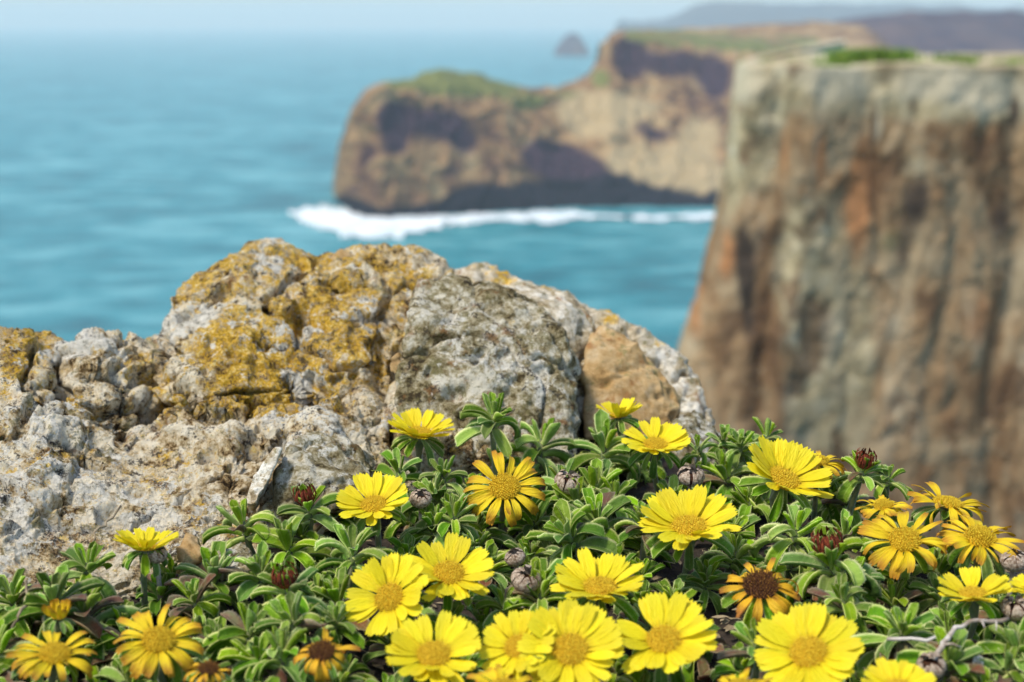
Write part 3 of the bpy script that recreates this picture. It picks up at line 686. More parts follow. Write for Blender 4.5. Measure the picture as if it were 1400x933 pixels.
boulder('stone', [(380, 640, .655), (400, 600, .67), (440, 592, .68), (490, 612, .685), (512, 640, .675), (505, 680, .655), (440, 690, .645), (385, 700, .64), (420, 600, .74), (500, 640, .74), (400, 690, .70)],
        M['grey'], 'rounded cream stone beside the leftmost upper daisy', .0013, .5, 2, pale=[(440, 620, 70, 50, .4)], ochre=[(430, 640, 14, 10, .4)], push=.03, cat='stone')
boulder('stone', [(332, 690, .628), (345, 650, .638), (376, 612, .65), (386, 612, .65), (372, 650, .638), (350, 690, .625), (345, 700, .65), (380, 620, .67)],
        M['pale'], 'thin white sliver of stone leaning along a dark crack', .001, .18, 1, pale=[(360, 650, 60, 60, .8)], push=.03, cat='stone')
boulder('stone', [(285, 760, .598), (300, 742, .605), (330, 745, .61), (345, 765, .60), (330, 785, .59), (295, 788, .588), (310, 765, .635), (335, 770, .63)],
        M['grey'], 'small lichened stone at the outcrop foot above left leaves', .001, .4, 2, pale=[(310, 760, 30, 30, .6)], ochre=[(300, 750, 10, 10, .7)], push=.015, cat='stone')
boulder('stone', [(318, 775, .59), (325, 762, .596), (342, 765, .597), (346, 780, .59), (332, 790, .585), (330, 775, .61)],
        M['pale'], 'tiny bluish white pebble at the outcrop foot', .0008, .25, 2, pale=[(330, 775, 30, 30, .7)], push=.015, cat='pebble')
boulder('stone', [(240, 752, .60), (255, 728, .612), (272, 735, .612), (276, 760, .60), (258, 772, .594), (255, 750, .63), (270, 755, .63)],
        M['tan'], 'small brown stone just right of the edge-on left daisy', .001, .35, 1, push=.015, cat='stone')
boulder('pebble', [(533, 490, .735), (545, 480, .742), (549, 495, .738), (544, 512, .73), (534, 508, .73), (541, 497, .755)],
        M['tan'], 'pinkish brown pebble stuck in the crack left of the grey boulder', .0008, .1, 2, cat='pebble')
boulder('pebble', [(1328, 905, .515), (1334, 893, .52), (1346, 900, .52), (1344, 918, .512), (1332, 920, .51), (1338, 907, .53)],
        M['pale'], 'small bluish white stone chip on the soil at bottom right', .0007, .1, 2, pale=[(1337, 905, 30, 30, .9)], push=0, cat='pebble')

# ------------------------------------------------------------------ leaves, petals and other plant meshes (shared)
def leaf_mesh(name, L, W, curl, mat, fold=0.30, twist=0.0, base_w=0.42, wave=0.0, nl=9):
    """fleshy spatulate leaf along +Y, upper side +Z, recurving by 'curl'; upturned margins"""
    prof = [(-1, 0, 1), (-.62, 0, .62), (-.2, 0, .2), (0, 0, 0), (.2, 0, .2), (.62, 0, .62), (1, 0, 1), (.55, 1, .55), (0, 1, .0), (-.55, 1, .55)]
    V, E, A = [], [], []
    y = z = 0.0; prev = 0.0
    for i in range(nl):
        t = i / (nl - 1)
        ang = -curl * (t ** 1.3); dt = (1 / (nl - 1)) * L if i else 0
        a = (ang + prev) / 2; y += math.cos(a) * dt; z += math.sin(a) * dt; prev = ang
        w = W / 2 * (base_w + (1 - base_w) * sstep(0, .62, np.array(t))) * math.sqrt(max(0.0, 1 - max(0, (t - .78) / .22) ** 2.6))
        w = max(float(w), W * .04)
        th = 0.24 * W * (1 - .5 * t)
        for (s, bot, e) in prof:
            xx = s * w
            if bot: hz = -th * (1 - .35 * abs(s)) + fold * w * abs(s) ** 1.4 * .5
            else: hz = fold * w * (abs(s) ** 1.6) * 1.3 + wave * w * math.sin(t * 9 + s)
            tw = twist * t
            xr = xx * math.cos(tw) - hz * math.sin(tw); hr = xx * math.sin(tw) + hz * math.cos(tw)
            V.append((xr, y - math.sin(ang) * hr, z + math.cos(ang) * hr)); E.append(e if not bot else e * .6); A.append(t)
    F = [tuple(int(q) for q in f) for f in grid_faces(nl, len(prof), True)]
    # felt of fine hairs along the margins and the upper face
    r = random.Random(int(L * 7 + W * 1000 + curl * 100)); npf = len(prof)
    for k in range(95):
        i = r.randrange(1, nl - 1); t = r.random(); j = r.choice((0, 6, 0, 6, 0, 6, 1, 5, 3, 8))
        A0, B0 = Vector(V[i * npf + j]), Vector(V[(i + 1) * npf + j]); b = A0.lerp(B0, t); c0 = Vector(V[i * npf + 3])
        d = (b - c0).normalized() if j not in (3, 8) else Vector((r.gauss(0, .5), r.gauss(0, .3), 1 if j == 3 else -1)).normalized()
        d = (d + Vector((r.gauss(0, .35), r.gauss(0, .35) + .3, r.gauss(0, .35)))).normalized() * r.uniform(.025, .065)
        side = (B0 - A0).normalized() * .005; k0 = len(V)
        V += [tuple(b - side), tuple(b + side), tuple(b + d)]; E += [1, 1, 1]; A += [i / nl] * 3; F.append((k0, k0 + 1, k0 + 2))
    me = mesh(name, V, F, attrs=dict(edge=E, along=A)); me.materials.append(mat)
    return me
LV = {}
def leafset(key, mat, curls, n_w):
    LV[key] = [leaf_mesh('leaf', 1.0, w, c, mat, f, tw, wave=.04) for c in curls for (w, f, tw) in n_w]
leafset('young', M['leaf_light'], [-.25, .15], [(.36, .5, .1), (.30, .6, -.1)])
leafset('mid', M['leaf'], [.3, .75, 1.1], [(.33, .6, .12), (.28, .7, -.15)])
leafset('outer', M['leaf'], [1.3, 2.0, 2.7], [(.34, .55, .15), (.29, .65, -.2)])
leafset('outer_light', M['leaf_light'], [1.1, 1.8, 2.5], [(.34, .55, .15), (.29, .65, -.2)])
leafset('red', M['leaf_red'], [.5, 1.1], [(.40, .3, .2), (.34, .35, -.3)])

def petal_mesh(name, W, bend, droop, twist, mat, notch=.05, nl=8, narrow=.35):
    """strap petal along +Y with a three-toothed tip and two pleats"""
    ss = [-1, -.66, -.33, 0, .33, .66, 1]; V, A = [], []
    y = z = 0.0; prev = 0.0
    tip = [-.9, .3, -.8, .5, -.8, .3, -.9]
    for i in range(nl):
        t = i / (nl - 1)
        ang = -bend * t - droop * max(0, t - .35) ** 1.5 * 2.2
        d = 1 / (nl - 1) if i else 0; a = (ang + prev) / 2
        y += math.cos(a) * d; z += math.sin(a) * d; prev = ang
        w = W / 2 * (narrow + (1 - narrow) * float(sstep(0, .55, np.array(t)))) * (1 - .22 * float(sstep(.8, 1, np.array(t))))
        for k, s in enumerate(ss):
            pl = .10 * W * (abs(s) ** 1.5) + .035 * W * math.cos(s * 9.42)
            ex = notch * tip[k] * t ** 6
            tw = twist * t
            V.append((s * w * math.cos(tw) - pl * math.sin(tw), y + math.cos(ang) * ex - math.sin(ang) * pl, z + math.sin(ang) * ex + math.cos(ang) * pl + s * w * math.sin(tw)))
            A.append(t)
    me = mesh(name, V, grid_faces(nl, 7), attrs=dict(along=A)); me.materials.append(mat)
    return me
PT = {}
PT['fresh'] = [petal_mesh('petal', w, b, d, tw, M['petal'], nt) for (w, b, d, tw, nt) in
               [(.36, .05, .0, .03, .06), (.39, -.12, .05, -.04, .055), (.33, .05, .0, .05, .065), (.37, .15, .15, 0, .055), (.40, .0, .05, -.03, .06), (.32, .15, .2, .08, .06)]]
PT['old'] = [petal_mesh('petal', w, b, d, tw, M['petal_old'], .04) for (w, b, d, tw) in
             [(.28, .3, .6, .3), (.24, .2, 1.0, -.4), (.31, .5, .5, .1), (.21, .1, .3, .6), (.26, .7, .9, -.3)]]
PT['dry'] = [petal_mesh('petal', w, b, d, tw, M['petal_dry'], .04) for (w, b, d, tw) in
             [(.22, .4, 1.3, .4), (.26, .9, .9, -.5), (.18, -.3, .6, .6), (.24, 1.2, 1.4, .2), (.20, .2, .4, -.6)]]
PT['fold'] = [petal_mesh('petal', w, -.5, 0, tw, M['petal_old'], .04) for (w, tw) in [(.30, .2), (.26, -.3), (.33, 0)]]

def dome_mesh(name, mat, h=.32):
    V = []; n, m = 6, 18
    for i in range(n):
        a = i / (n - 1) * math.pi / 2
        for j in range(m):
            b = 2 * math.pi * j / m
            V.append((math.cos(a) * math.cos(b) + (1e-3 if i == n - 1 else 0) * math.cos(b), math.cos(a) * math.sin(b), h * math.sin(a)))
    me = mesh(name, V, grid_faces(n, m, True)); me.materials.append(mat); return me
def floret_mesh(name, mat, n=210, h=.32, r0=.05, ln=.11, seed=1, ring=False):
    V, F = [], []; r = random.Random(seed)
    for k in range(n):
        q = math.sqrt((k + .5) / n); a = k * 2.39996
        if ring and q < .25: continue
        rr = q * .99; zz = h * math.sqrt(max(0, 1 - rr * rr * .96))
        nx, ny, nz = math.cos(a) * rr * h * 1.6, math.sin(a) * rr * h * 1.6, 1.0
        N = Vector((nx, ny, nz)).normalized(); c = Vector((math.cos(a) * rr, math.sin(a) * rr, zz))
        t1 = N.orthogonal().normalized(); t2 = N.cross(t1); l = ln * r.uniform(.6, 1.4); w = r0 * r.uniform(.8, 1.15)
        tipv = c + N * l + Vector((r.gauss(0, .02), r.gauss(0, .02), 0)); k0 = len(V)
        for s in range(5):
            b = s * 1.2566; V.append(c - N * .03 + (t1 * math.cos(b) + t2 * math.sin(b)) * w)
        for s in range(5):
            b = s * 1.2566 + .3; V.append(tipv + (t1 * math.cos(b) + t2 * math.sin(b)) * w * .75)
        for s in range(5): F.append((k0 + s, k0 + (s + 1) % 5, k0 + 5 + (s + 1) % 5, k0 + 5 + s))
        F.append(tuple(k0 + 5 + s for s in range(5)))
    me = mesh(name, V, F, False); me.materials.append(mat); return me
DOME = {'gold': dome_mesh('flower_disc', M['disc']), 'dark': dome_mesh('flower_disc', M['disc_dark'], .28)}
FLO = {'gold': [floret_mesh('florets', M['floret'], seed=s) for s in (1, 2)], 'gold_ring': [floret_mesh('florets', M['floret'], 150, .42, .055, .16, 5)],
       'dark': [floret_mesh('florets', M['floret_dark'], 130, .30, .045, .26, 3)]}

def frame_from(n, spin=0.0):
    n = Vector(n).normalized(); x = n.orthogonal().normalized(); y = n.cross(x)
    return Matrix((x, y, n)).transposed().to_4x4() @ Matrix.Rotation(spin, 4, 'Z')
def view_basis(c):
    toc = (Vector((0, 0, ZC)) - c).normalized(); right = Vector((1, 0, 0)); right = (right - toc * right.dot(toc)).normalized(); up = toc.cross(right)
    if up.z < 0: up = -up
    return toc, right, up
def ground_below(c): return Vector((c.x, c.y, float(soil_z(c.x, c.y))))

# ------------------------------------------------------------------ flowers
def flower(px, py, dpx, aspect, phi, kind, label, nick, seed, n_pet=None, cup=None, off=.005, disc=.35):
    r = random.Random(seed)
    c = Vector(G(px, py, off))
    size = (c - Vector((0, 0, ZC))).length * dpx / FPX       # across, in metres
    toc, right, up = view_basis(c)
    t = math.acos(aspect); ph = R(phi)
    n = toc * math.cos(t) + (right * math.cos(ph) + up * math.sin(ph)) * math.sin(t)
    base = ground_below(c) + Vector((r.uniform(-.006, .006), r.uniform(.004, .014), 0))
    root = empty('daisy', base, label, 'flower', 'yellow daisies in the flower mat')
    H = Matrix.Translation(c - base) @ frame_from(n, r.uniform(0, 6.28))
    Rad = size / 2; rd = Rad * disc
    kset = {'fresh': 'fresh', 'old': 'old', 'dry': 'dry', 'closed': 'fold'}[kind]
    if n_pet is None: n_pet = {'fresh': 27, 'old': 25, 'dry': 19, 'closed': 16}[kind]
    if cup is None: cup = {'fresh': 17 + 26 * (1 - aspect), 'old': 12, 'dry': -5, 'closed': 62}[kind]
    PL = Rad - rd * .72
    for k in range(n_pet):
        row = k % 2
        if kind == 'fresh' and r.random() < .05: continue
        az = 2 * math.pi * k / n_pet + r.gauss(0, .055 if kind == 'fresh' else .10)
        me = r.choice(PT[kset])
        e = R(cup + r.gauss(0, 6 if kind == 'fresh' else 13)) - (R(5) if row else 0)
        ln = PL * r.choice([r.uniform(.94, 1.05), r.uniform(.84, 1.06)]) * (1 if kind != 'dry' else r.uniform(.75, 1.05))
        wd = ln * r.uniform(.92, 1.12) * (1.16 if kind == 'fresh' else 1.0) * 25 / max(n_pet, 20)
        Mx = H @ Matrix.Rotation(az, 4, 'Z') @ Matrix.Translation((0, rd * .78, -rd * .05 - row * .0006)) @ Matrix.Rotation(e, 4, 'X') @ Matrix.Rotation(r.gauss(0, .10 if kind == 'fresh' else .3), 4, 'Y') @ Matrix.Diagonal((wd, ln, ln, 1))
        link('petal', me, root, M=Mx)
    dk = 'dark' if kind == 'dry' else 'gold'
    S = Matrix.Diagonal((rd, rd, rd * (1.0 if kind != 'old' else 1.25), 1))
    d = link('flower_disc', DOME[dk], root, M=H @ Matrix.Translation((0, 0, -rd * .1)) @ S)
    fl = link('florets', r.choice(FLO['gold_ring' if kind == 'old' and r.random() < .5 else dk]), d); fl['kind'] = 'stuff'
    # green bracts under the head
    for k in range(9):
        az = 2 * math.pi * k / 9 + r.gauss(0, .15); l = size * r.uniform(.30, .44)
        Mx = H @ Matrix.Rotation(az, 4, 'Z') @ Matrix.Translation((0, rd * .45, -rd * .45)) @ Matrix.Rotation(R(-20 + r.gauss(0, 14)), 4, 'X') @ Matrix.Diagonal((l, l, l, 1))
        link('bract', r.choice(LV['mid'] + LV['outer_light'][:2]), root, M=Mx)
    a = c - base; nb = -n * .014
    pts = [a - n * rd * .25, a + nb, a * .5 + nb * .8, Vector((0, 0, -.004))]
    V, F = tube(pts, [rd * .55, rd * .24, .0016, .0018])
    link('stem', mesh('stem', V, F), root, M['stem'])
    return root
FL = [  # px, py of the disc, width in photo px, face-on ratio, tilt direction, kind, label, short name
    (574, 592, 94, .42, 88, 'fresh', 'bright yellow daisy standing up before the grey boulder, dark petal bases', 'the daisy before the grey boulder'),
    (511, 690, 106, .60, 100, 'fresh', 'bright yellow daisy at the upper left beside the rounded cream stone', 'the upper left yellow daisy'),
    (690, 666, 120, .80, 88, 'old', 'fading golden daisy with narrow curled petals and big round disc', 'the big faded golden daisy'),
    (896, 608, 94, .52, 85, 'fresh', 'cup-shaped yellow daisy in front of the tan stone', 'the cupped daisy by the tan stone'),
    (846, 568, 72, .18, 95, 'fresh', 'half hidden yellow daisy edge-on behind the cup-shaped one', 'the half hidden daisy'),
    (1073, 655, 132, .50, 60, 'fresh', 'large yellow daisy leaning right at the upper right of the mat', 'the large leaning daisy'),
    (1118, 632, 84, .22, 85, 'old', 'golden edge-on daisy hidden behind the large leaning one', 'the hidden golden daisy'),
    (942, 720, 138, .56, 90, 'fresh', 'yellow daisy with gaps between its upper petals below a dried head', 'the gappy yellow daisy'),
    (198, 748, 92, .24, 90, 'fresh', 'lone yellow daisy seen edge-on at left against the rock', 'the lone edge-on daisy'),
    (532, 817, 120, .84, 140, 'fresh', 'yellow daisy tilted left with drooping lower petals, in the pair', 'the left-tilted daisy'),
    (614, 784, 124, .70, 85, 'fresh', 'yellow daisy with separate petals behind the left-tilted one', 'the separate petalled daisy'),
    (820, 803, 132, .52, 90, 'fresh', 'wide yellow daisy with low disc above the front cluster', 'the wide low-disc daisy'),
    (593, 895, 132, .74, 92, 'fresh', 'full yellow daisy at the bottom, leftmost of the front cluster', 'the leftmost front daisy'),
    (708, 884, 108, .78, 110, 'fresh', 'yellow daisy partly covered by the biggest front daisy', 'the partly covered daisy'),
    (780, 889, 142, .86, 88, 'fresh', 'biggest yellow daisy at the front, full round head', 'the biggest front daisy'),
    (907, 875, 138, .76, 92, 'fresh', 'full yellow daisy right of the biggest front daisy', 'the right front daisy'),
    (1105, 892, 144, .78, 100, 'fresh', 'large yellow daisy alone at the lower right front', 'the lower right daisy'),
    (1040, 800, 132, .76, 85, 'dry', 'withered daisy with dark brown centre and orange twisted petals', 'the withered dark daisy'),
    (1237, 738, 118, .72, 80, 'old', 'golden ageing daisy with drooping front petals at right', 'the right golden daisy'),
    (1340, 735, 112, .58, 80, 'old', 'golden ageing daisy near the right edge with brown-edged petals', 'the rightmost golden daisy'),
    (1296, 688, 106, .26, 78, 'old', 'golden daisy seen edge-on against the cliff at right', 'the golden edge-on daisy'),
    (1330, 812, 98, .46, 90, 'fresh', 'small bright yellow daisy near the right edge above a pale twig', 'the small right daisy'),
    (1208, 692, 74, .35, 95, 'old', 'small crumpled golden daisy behind the right golden one', 'the crumpled golden daisy'),
    (1228, 940, 96, .55, 90, 'fresh', 'yellow daisy cut by the bottom edge at lower right', 'the daisy cut off at bottom right'),
    (217, 875, 122, .74, 85, 'old', 'golden ageing daisy at lower left with orange recurved petals', 'the lower left golden daisy'),
    (75, 894, 112, .64, 88, 'old', 'golden ageing daisy in the lower left corner', 'the corner golden daisy'),
    (440, 890, 98, .70, 100, 'dry', 'small spent daisy with brown disc and orange upper petals', 'the small spent daisy'),
    (80, 842, 54, .45, 90, 'closed', 'half closed orange yellow daisy bud at left', 'the half closed daisy'),
    (285, 914, 76, .55, 90, 'dry', 'brown shrivelled daisy low between leaves at lower left', 'the shrivelled brown daisy'),
    (688, 940, 100, .6, 90, 'old', 'dull yellow ageing daisy under the front cluster at bottom edge', 'the dull bottom daisy'),
    (1012, 942, 100, .55, 95, 'old', 'golden daisy cut by the bottom edge right of the front cluster', 'the golden daisy at bottom edge'),
    (1412, 806, 60, .5, 95, 'fresh', 'yellow daisy just peeping in at the right edge', 'the daisy at right edge'),
]
for k, (px, py, d, a, ph, kd, lb, nk) in enumerate(FL): flower(px, py, d, a, ph, kd, lb, nk, 100 + k)

# ------------------------------------------------------------------ leafy shoots
def shoot(px, py, spx, label, seed, n=15, off=-.006, lean=(0, 0), kind='green', light=.25, red=.05, group=None, flat=1.0, name='leafy_shoot'):
    """a rosette on a short stem: inner leaves upright and small, outer ones longer and recurved"""
    r = random.Random(seed)
    c = Vector(G(px, py, off)); dist = (c - Vector((0, 0, ZC))).length
    L = dist * spx / FPX * .56
    toc, right, up = view_basis(c)
    base = ground_below(c) + Vector((r.uniform(-.008, .008) - lean[0] * .02, r.uniform(0, .012), 0))
    root = empty(name, base, label, 'plant', group)
    ax_ = (Vector((0, 0, 1)) + toc * .22 + right * lean[0] + up * lean[1] + Vector((r.gauss(0, .16), r.gauss(0, .12), 0))).normalized()
    H = Matrix.Translation(c - base) @ frame_from(ax_, r.uniform(0, 6.28))
    az = 0
    for k in range(n):
        f = k / (n - 1); az += 2.39996 + r.gauss(0, .15)
        el = R(lerp(78, 12, f ** .8) * flat + r.gauss(0, 9)); l = L * lerp(.36, 1.0, f ** .75) * r.uniform(.82, 1.15)
        if f < .35: st = LV['young']
        elif f < .62: st = LV['mid'] if r.random() > light else LV['outer_light']
        else: st = LV['outer'] if r.random() > light else LV['outer_light']
        if f > .4 and r.random() < red: st = LV['red']
        w = l * r.uniform(.85, 1.2)
        Mx = H @ Matrix.Rotation(az, 4, 'Z') @ Matrix.Translation((0, L * .05, -L * .42 * f ** 1.2)) @ Matrix.Rotation(el, 4, 'X') @ Matrix.Rotation(r.gauss(0, .2), 4, 'Y') @ Matrix.Diagonal((w, l, l, 1))
        link('leaf', r.choice(st), root, M=Mx)
    a = c - base
    V, F = tube([a - ax_ * L * .02, a - ax_ * L * .45, a * .45 - ax_ * L * .1, Vector((0, 0, -.004))], [L * .07, L * .06, .0018, .002])
    link('stem', mesh('stem', V, F), root, M['stem'])
    if kind == 'bud':                                   # a dried dark red head sits in the shoot
        b = link('bud', BUD, root, M=H @ Matrix.Translation((0, 0, L * .10)) @ Matrix.Diagonal((L * .26, L * .26, L * .30, 1)))
    return root
def bud_mesh():
    V, F = [], []; r = random.Random(2); m = 22
    for ring_, (rad, z0, z1, k) in enumerate([(.95, -.2, 1.25, m), (.62, 0, 1.1, 14), (.3, 0, .95, 8)]):
        for s in range(k):
            a = 2 * math.pi * s / k + r.gauss(0, .06); w = 2.2 * rad / k
            ca, sa = math.cos(a), math.sin(a); zz = z1 * r.uniform(.75, 1.1); o = r.uniform(.75, 1.0)
            k0 = len(V)
            for (rr, z, ww) in [(rad * .55, z0, w), (rad * 1.02, (z0 + zz) * .45, w * 1.1), (rad * o, zz * .85, w * .9), (rad * o * .78, zz, w * .3)]:
                V += [(rr * ca - ww * sa, rr * sa + ww * ca, z), (rr * ca + ww * sa, rr * sa - ww * ca, z), (rr * 1.09 * ca, rr * 1.09 * sa, z)]
            for q in range(3):
                b = k0 + q * 3; F += [(b, b + 2, b + 5, b + 3), (b + 2, b + 1, b + 4, b + 5)]
    me = mesh('bud', V, F); me.materials.append(M['bud_red']); return me
BUD = bud_mesh()
SH = [  # px, py, spread px, leaves, lean, kind, label
    (676, 566, 104, 20, (0, .15), 'green', 'tall pale green shoot rising before the grey boulder', .5),
    (605, 645, 80, 14, (0, .3), 'green', 'hairy pale shoot left of the big faded golden daisy', .7),
    (1012, 606, 78, 20, (0, .1), 'green', 'dense pale rosette left of the large leaning daisy', .6),
    (1050, 592, 70, 16, (.1, .3), 'green', 'small rosette rising against the cliff behind the large leaning daisy', .7),
    (1180, 640, 96, 18, (.1, .2), 'bud', 'shoot with rust red dried head against the cliff at right', .4),
    (420, 690, 104, 16, (-.15, .2), 'bud', 'shoot with dark red bud in front of the rounded cream stone', .5),
    (330, 712, 112, 14, (-.45, .2), 'green', 'shoot leaning left over the rock with arching leaves', .3),
    (392, 802, 120, 18, (-.1, .1), 'bud', 'shoot with dark red bud at left below the leaning shoot', .5),
    (1134, 762, 140, 22, (0, 0), 'bud', 'big rosette around a red brown dried head at right', .5),
    (482, 748, 120, 14, (-.1, .3), 'green', 'pale rimmed shoot just above the left-tilted daisy', .35),
    (880, 712, 86, 20, (0, .1), 'green', 'compact rosette left of the gappy yellow daisy', .4),
    (742, 600, 120, 12, (.1, .3), 'green', 'dark green arching leaves below the grey boulder', .1),
    (826, 606, 130, 14, (-.1, .3), 'green', 'long glossy arching leaves left of the cupped daisy', .1),
    (1030, 875, 100, 14, (-.1, .2), 'green', 'hairy shoot with spreading leaves left of the lower right daisy', .5),
    (1090, 720, 120, 16, (0, .2), 'green', 'broad pale leaves below the large leaning daisy', .7),
    (120, 770, 110, 16, (0, .2), 'green', 'rosette of blunt leaves left of the lone edge-on daisy', .3),
    (545, 640, 96, 12, (-.1, .3), 'green', 'dark leaves under the daisy before the grey boulder', .05),
    (770, 655, 100, 12, (.1, .2), 'green', 'leaves around a dried husk right of the big faded golden daisy', .3),
    (1215, 650, 70, 14, (.2, .2), 'green', 'small shoot behind the right golden daisy', .4),
    (990, 600, 66, 14, (.1, .2), 'green', 'short rosette hanging at the edge beside the small grey stone', .5),
    (955, 610, 70, 12, (.1, .2), 'green', 'short leaves right of the cupped daisy by the small grey stone', .4),
]
placed = []
for k, (px, py, s, n, ln, kd, lb, lt) in enumerate(SH):
    shoot(px, py, s, lb, 300 + k, n, off=0.020 if k == 0 else 0.004 if kd == 'bud' else 0.0, group='leafy shoots of the flower mat', lean=ln, kind=kd, light=lt)
    placed.append((px, py))

BX = [-60, 0, 40, 75, 150, 250, 300, 350, 400, 450, 500, 540, 600, 640, 700, 800, 900, 960, 1000, 1060, 1110, 1160, 1230, 1290, 1350, 1400, 1480]
BY = [830, 805, 765, 728, 735, 745, 765, 725, 692, 680, 660, 625, 600, 590, 590, 595, 600, 615, 610, 610, 630, 655, 680, 705, 730, 750, 780]
def fill():
    r = random.Random(21); used = set(); cnt = 0
    y = 585
    while y < 1040:
        st = 54 + (y - 585) * .06
        x = -50 + r.uniform(0, st)
        while x < 1460:
            px, py = x + r.gauss(0, 12), y + r.gauss(0, 9)
            x += st
            if py < np.interp(px, BX, BY) + 14: continue
            if any(abs(px - a) < 34 and abs(py - b) < 24 for a, b in placed): continue
            off = r.uniform(-.012, .0); sc = r.uniform(92, 134); hide = False
            for (fx, fy, fd, *_r) in FL:
                if abs(px - fx) < fd * .55 and -fd * .42 < py - fy < fd * .5 + 34:
                    off = -.020; sc = min(sc, 100)
                    if abs(px - fx) < fd * .30 and -6 < py - fy < fd * .34: hide = True
            if hide: continue
            near = sorted(FL, key=lambda f: (f[0] - px) ** 2 + (f[1] - py) ** 2)
            lab = None
            for f in near[:9]:
                dx, dy = px - f[0], py - f[1]
                d = ('right of' if dx > 0 else 'left of') if abs(dx) > abs(dy) * 1.2 else ('below' if dy > 0 else 'behind')
                dist = 'close' if math.hypot(dx, dy) < 75 else 'a little way'
                for cand in (f'green leafy shoot {d} {f[7]}', f'green leafy shoot {dist} {d} {f[7]}'):
                    if cand not in used: lab = cand; break
                if lab: break
            if not lab: continue
            used.add(lab); cnt += 1
            left = px < 330
            shoot(px, py, sc, lab, 1000 + cnt, r.choice([17, 18, 19, 20, 21]), off, (r.gauss(0, .15), .1), light=r.choice([.15, .35, .6]), red=.2 if (left or px > 1150) else .08, group='leafy shoots of the flower mat')
        y += 27 + (y - 585) * .02
    print('fill shoots', cnt)
fill()

# ------------------------------------------------------------------ dried heads, twigs
def husk_mesh(seed):
    V, F = [], []; r = random.Random(seed); k = 11
    for s in range(k):
        a = 2 * math.pi * s / k + r.gauss(0, .1); ca, sa = math.cos(a), math.sin(a); k0 = len(V)
        z1 = r.uniform(.75, 1.05); inn = r.uniform(.25, .7)
        for (rr, z, w) in [(.25, -.45, .2), (.85, -.1, .33), (1.0, .35, .32), (.85, z1 * .8, .24), (inn, z1, .08)]:
            V += [(rr * ca - w * sa, rr * sa + w * ca, z), (rr * 1.06 * ca, rr * 1.06 * sa, z + .02), (rr * ca + w * sa, rr * sa - w * ca, z)]
        for q in range(4):
            b = k0 + q * 3; F += [(b, b + 1, b + 4, b + 3), (b + 1, b + 2, b + 5, b + 4)]
    me = mesh('husk', V, F); me.materials.append(M['dry_head']); return me
HUSK = [husk_mesh(s) for s in (1, 2, 3)]
CORE = dome_mesh('seed_disc', M['disc_dark'], .5)
for k, (px, py, w, lean, lb) in enumerate([
        (214, 762, 28, (0, .3), 'round dried brown flower head in front of the lone edge-on daisy'),
        (776, 664, 38, (.2, .4), 'open dried husk with dark hollow right of the big faded golden daisy'),
        (705, 766, 28, (-.2, .3), 'small pinkish dried husk above the front cluster'),
        (718, 797, 40, (.2, .5), 'larger grey dried husk below the small pinkish one'),
        (944, 656, 36, (.1, .2), 'pale crumpled dried head on a thin stalk above the gappy daisy'),
        (575, 686, 30, (0, .3), 'brown dried husk between the upper left daisy and faded golden one'),
        (1273, 914, 36, (0, .6), 'grey round dried head on the soil at bottom right'),
        (1388, 836, 36, (0, .4), 'whitish dried husk at the right edge by the pale twig'),
        (1386, 772, 34, (0, .2), 'brown pink dried head under the rightmost golden daisy')]):
    c = Vector(G(px, py, .0)); L = (c - Vector((0, 0, ZC))).length * w / FPX / 2
    toc, right, up = view_basis(c); base = ground_below(c) + Vector((0, .006, 0))
    root = empty('dried_flower_head', base, lb, 'dried flower', 'dried flower heads')
    n = (toc * lean[1] + Vector((lean[0], 0, .9))).normalized()
    H = Matrix.Translation(c - base) @ frame_from(n, k)
    link('husk', HUSK[k % 3], root, M=H @ Matrix.Diagonal((L, L, L, 1)))
    link('seed_disc', CORE, root, M=H @ Matrix.Diagonal((L * .8, L * .8, L * .7, 1)))
    V, F = tube([c - base - n * L * .3, (c - base) * .6 - n * L * .5, Vector((0, 0, -.003))], [.0012, .0011, .0012])
    link('stem', mesh('stem', V, F), root, M['twig'])
def twig(pts, rad, label, forks=(), mat='twig'):
    W = [Vector(G(*q)) for q in pts]; base = W[0].copy()
    root = empty('twig', base, label, 'twig')
    r = random.Random(len(pts)); Q = []
    for a, b in zip(W[:-1], W[1:]):
        for f in (0, .33, .66): Q.append(a.lerp(b, f) - base + Vector((r.gauss(0, .0006), r.gauss(0, .0006), r.gauss(0, .0006))))
    Q.append(W[-1] - base)
    V, F = tube(Q, [rad * lerp(1, .75, k / len(Q)) * r.uniform(.88, 1.15) for k in range(len(Q))], 7)
    link('branch', mesh('branch', V, F), root, M[mat])
    for (a, b) in forks:
        A, B = Vector(G(*a)) - base, Vector(G(*b)) - base
        V, F = tube([A, A.lerp(B, .5) + Vector((0, 0, .001)), B], [rad * .6, rad * .45, rad * .2], 5)
        link('side_twig', mesh('side_twig', V, F), root, M['twig'])
twig([(1280, 900, .004), (1290, 880, .008), (1308, 860, .010), (1335, 850, .011), (1378, 846, .010)], .0011, 'bent pale bleached twig lying over leaves at bottom right', [((1290, 882, .008), (1314, 885, .008)), ((1340, 850, .011), (1346, 858, .012)), ((1362, 848, .010), (1362, 862, .011))])
twig([(1214, 873, .004), (1245, 874, .006), (1279, 871, .008)], .0008, 'thin straight brown twig left of the bent pale twig')
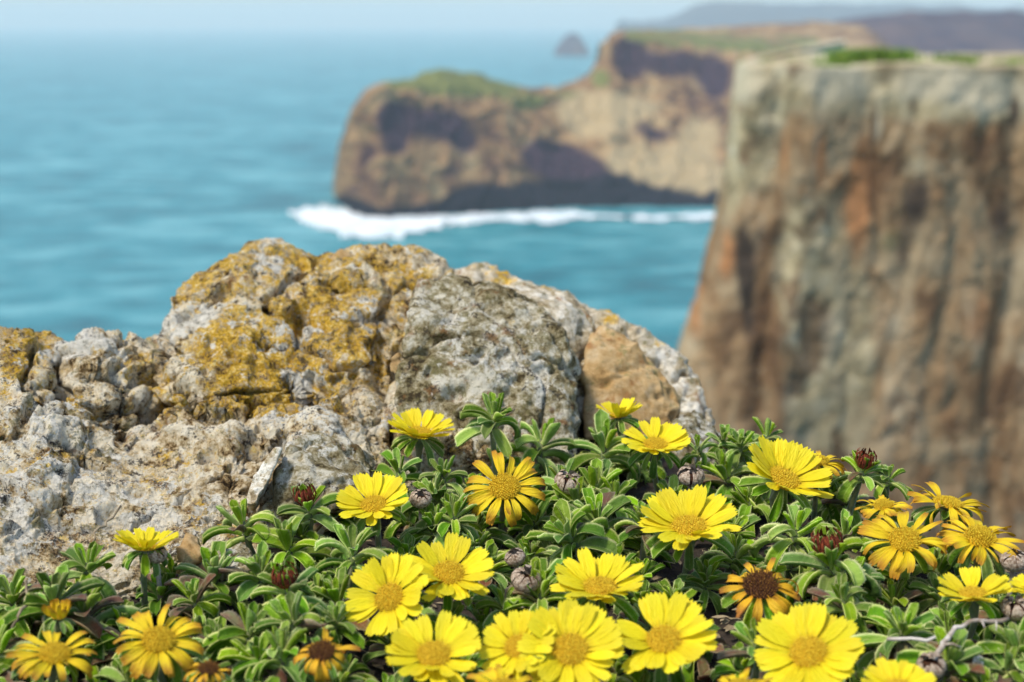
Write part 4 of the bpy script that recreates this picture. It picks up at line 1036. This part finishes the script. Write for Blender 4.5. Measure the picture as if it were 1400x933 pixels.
twig([(16, 858, .0), (26, 842, .004), (34, 818, .006), (36, 795, .004)], .0007, 'thin grey dead stalk in the lower left corner', mat='straw')
twig([(125, 748, .0), (130, 728, .004), (145, 712, .006), (165, 692, .006)], .0006, 'thin straw stalk curving over the rock at left', mat='straw')

def build_litter():
    r = random.Random(33); V, F = [], []
    for k in range(700):
        px, py = r.uniform(-20, 1420), r.uniform(700, 960)
        c = Vector(G(px, py, -.03)); z = float(soil_z(c.x, c.y)) + r.uniform(.002, .007)
        a = r.uniform(0, 6.28); l = r.uniform(.003, .011); w = l * r.uniform(.08, .38); ca, sa = math.cos(a), math.sin(a); k0 = len(V)
        for (u, v, h) in [(-1, 0, 0), (-.3, 1, .1), (-.3, -1, .1), (.4, .8, .3), (.4, -.8, .3), (1, 0, .1)]:
            V.append((c.x + u * l * .5 * ca - v * w * .5 * sa, c.y + u * l * .5 * sa + v * w * .5 * ca, z + h * l * r.uniform(-.3, .6)))
        F += [(k0, k0 + 2, k0 + 1), (k0 + 1, k0 + 2, k0 + 4, k0 + 3), (k0 + 3, k0 + 4, k0 + 5)]
    o0 = np.array([0, .58, ZC - .27])
    o = link('litter', mesh('litter', np.array(V) - o0, F, False), mat=M['straw']); o.location = o0
    tag(o, 'dry leaf litter and straw on the dark soil', 'litter', kind='stuff')
build_litter()

# ------------------------------------------------------------------ sea air
def build_haze():
    z0, z1 = -6.0, ZC + 130
    V = [(x, y, z) for x in (-HZ, HZ) for y in (-HZ, HZ) for z in (z0, z1)]
    F = [(0, 1, 3, 2), (4, 6, 7, 5), (0, 4, 5, 1), (2, 3, 7, 6), (0, 2, 6, 4), (1, 5, 7, 3)]
    t = NT('sea air'); v = t.n('ShaderNodeVolumePrincipled')
    v.inputs['Color'].default_value = (0.86, 0.95, 0.97, 1); v.inputs['Density'].default_value = 0.00018
    v.inputs['Anisotropy'].default_value = 0.0
    t.l(v.outputs[0], t.out.inputs['Volume'])
    o = link('haze', mesh('haze', V, F, False), mat=t.m)
    tag(o, 'pale sea haze over the water', 'haze', kind='stuff')
build_haze()
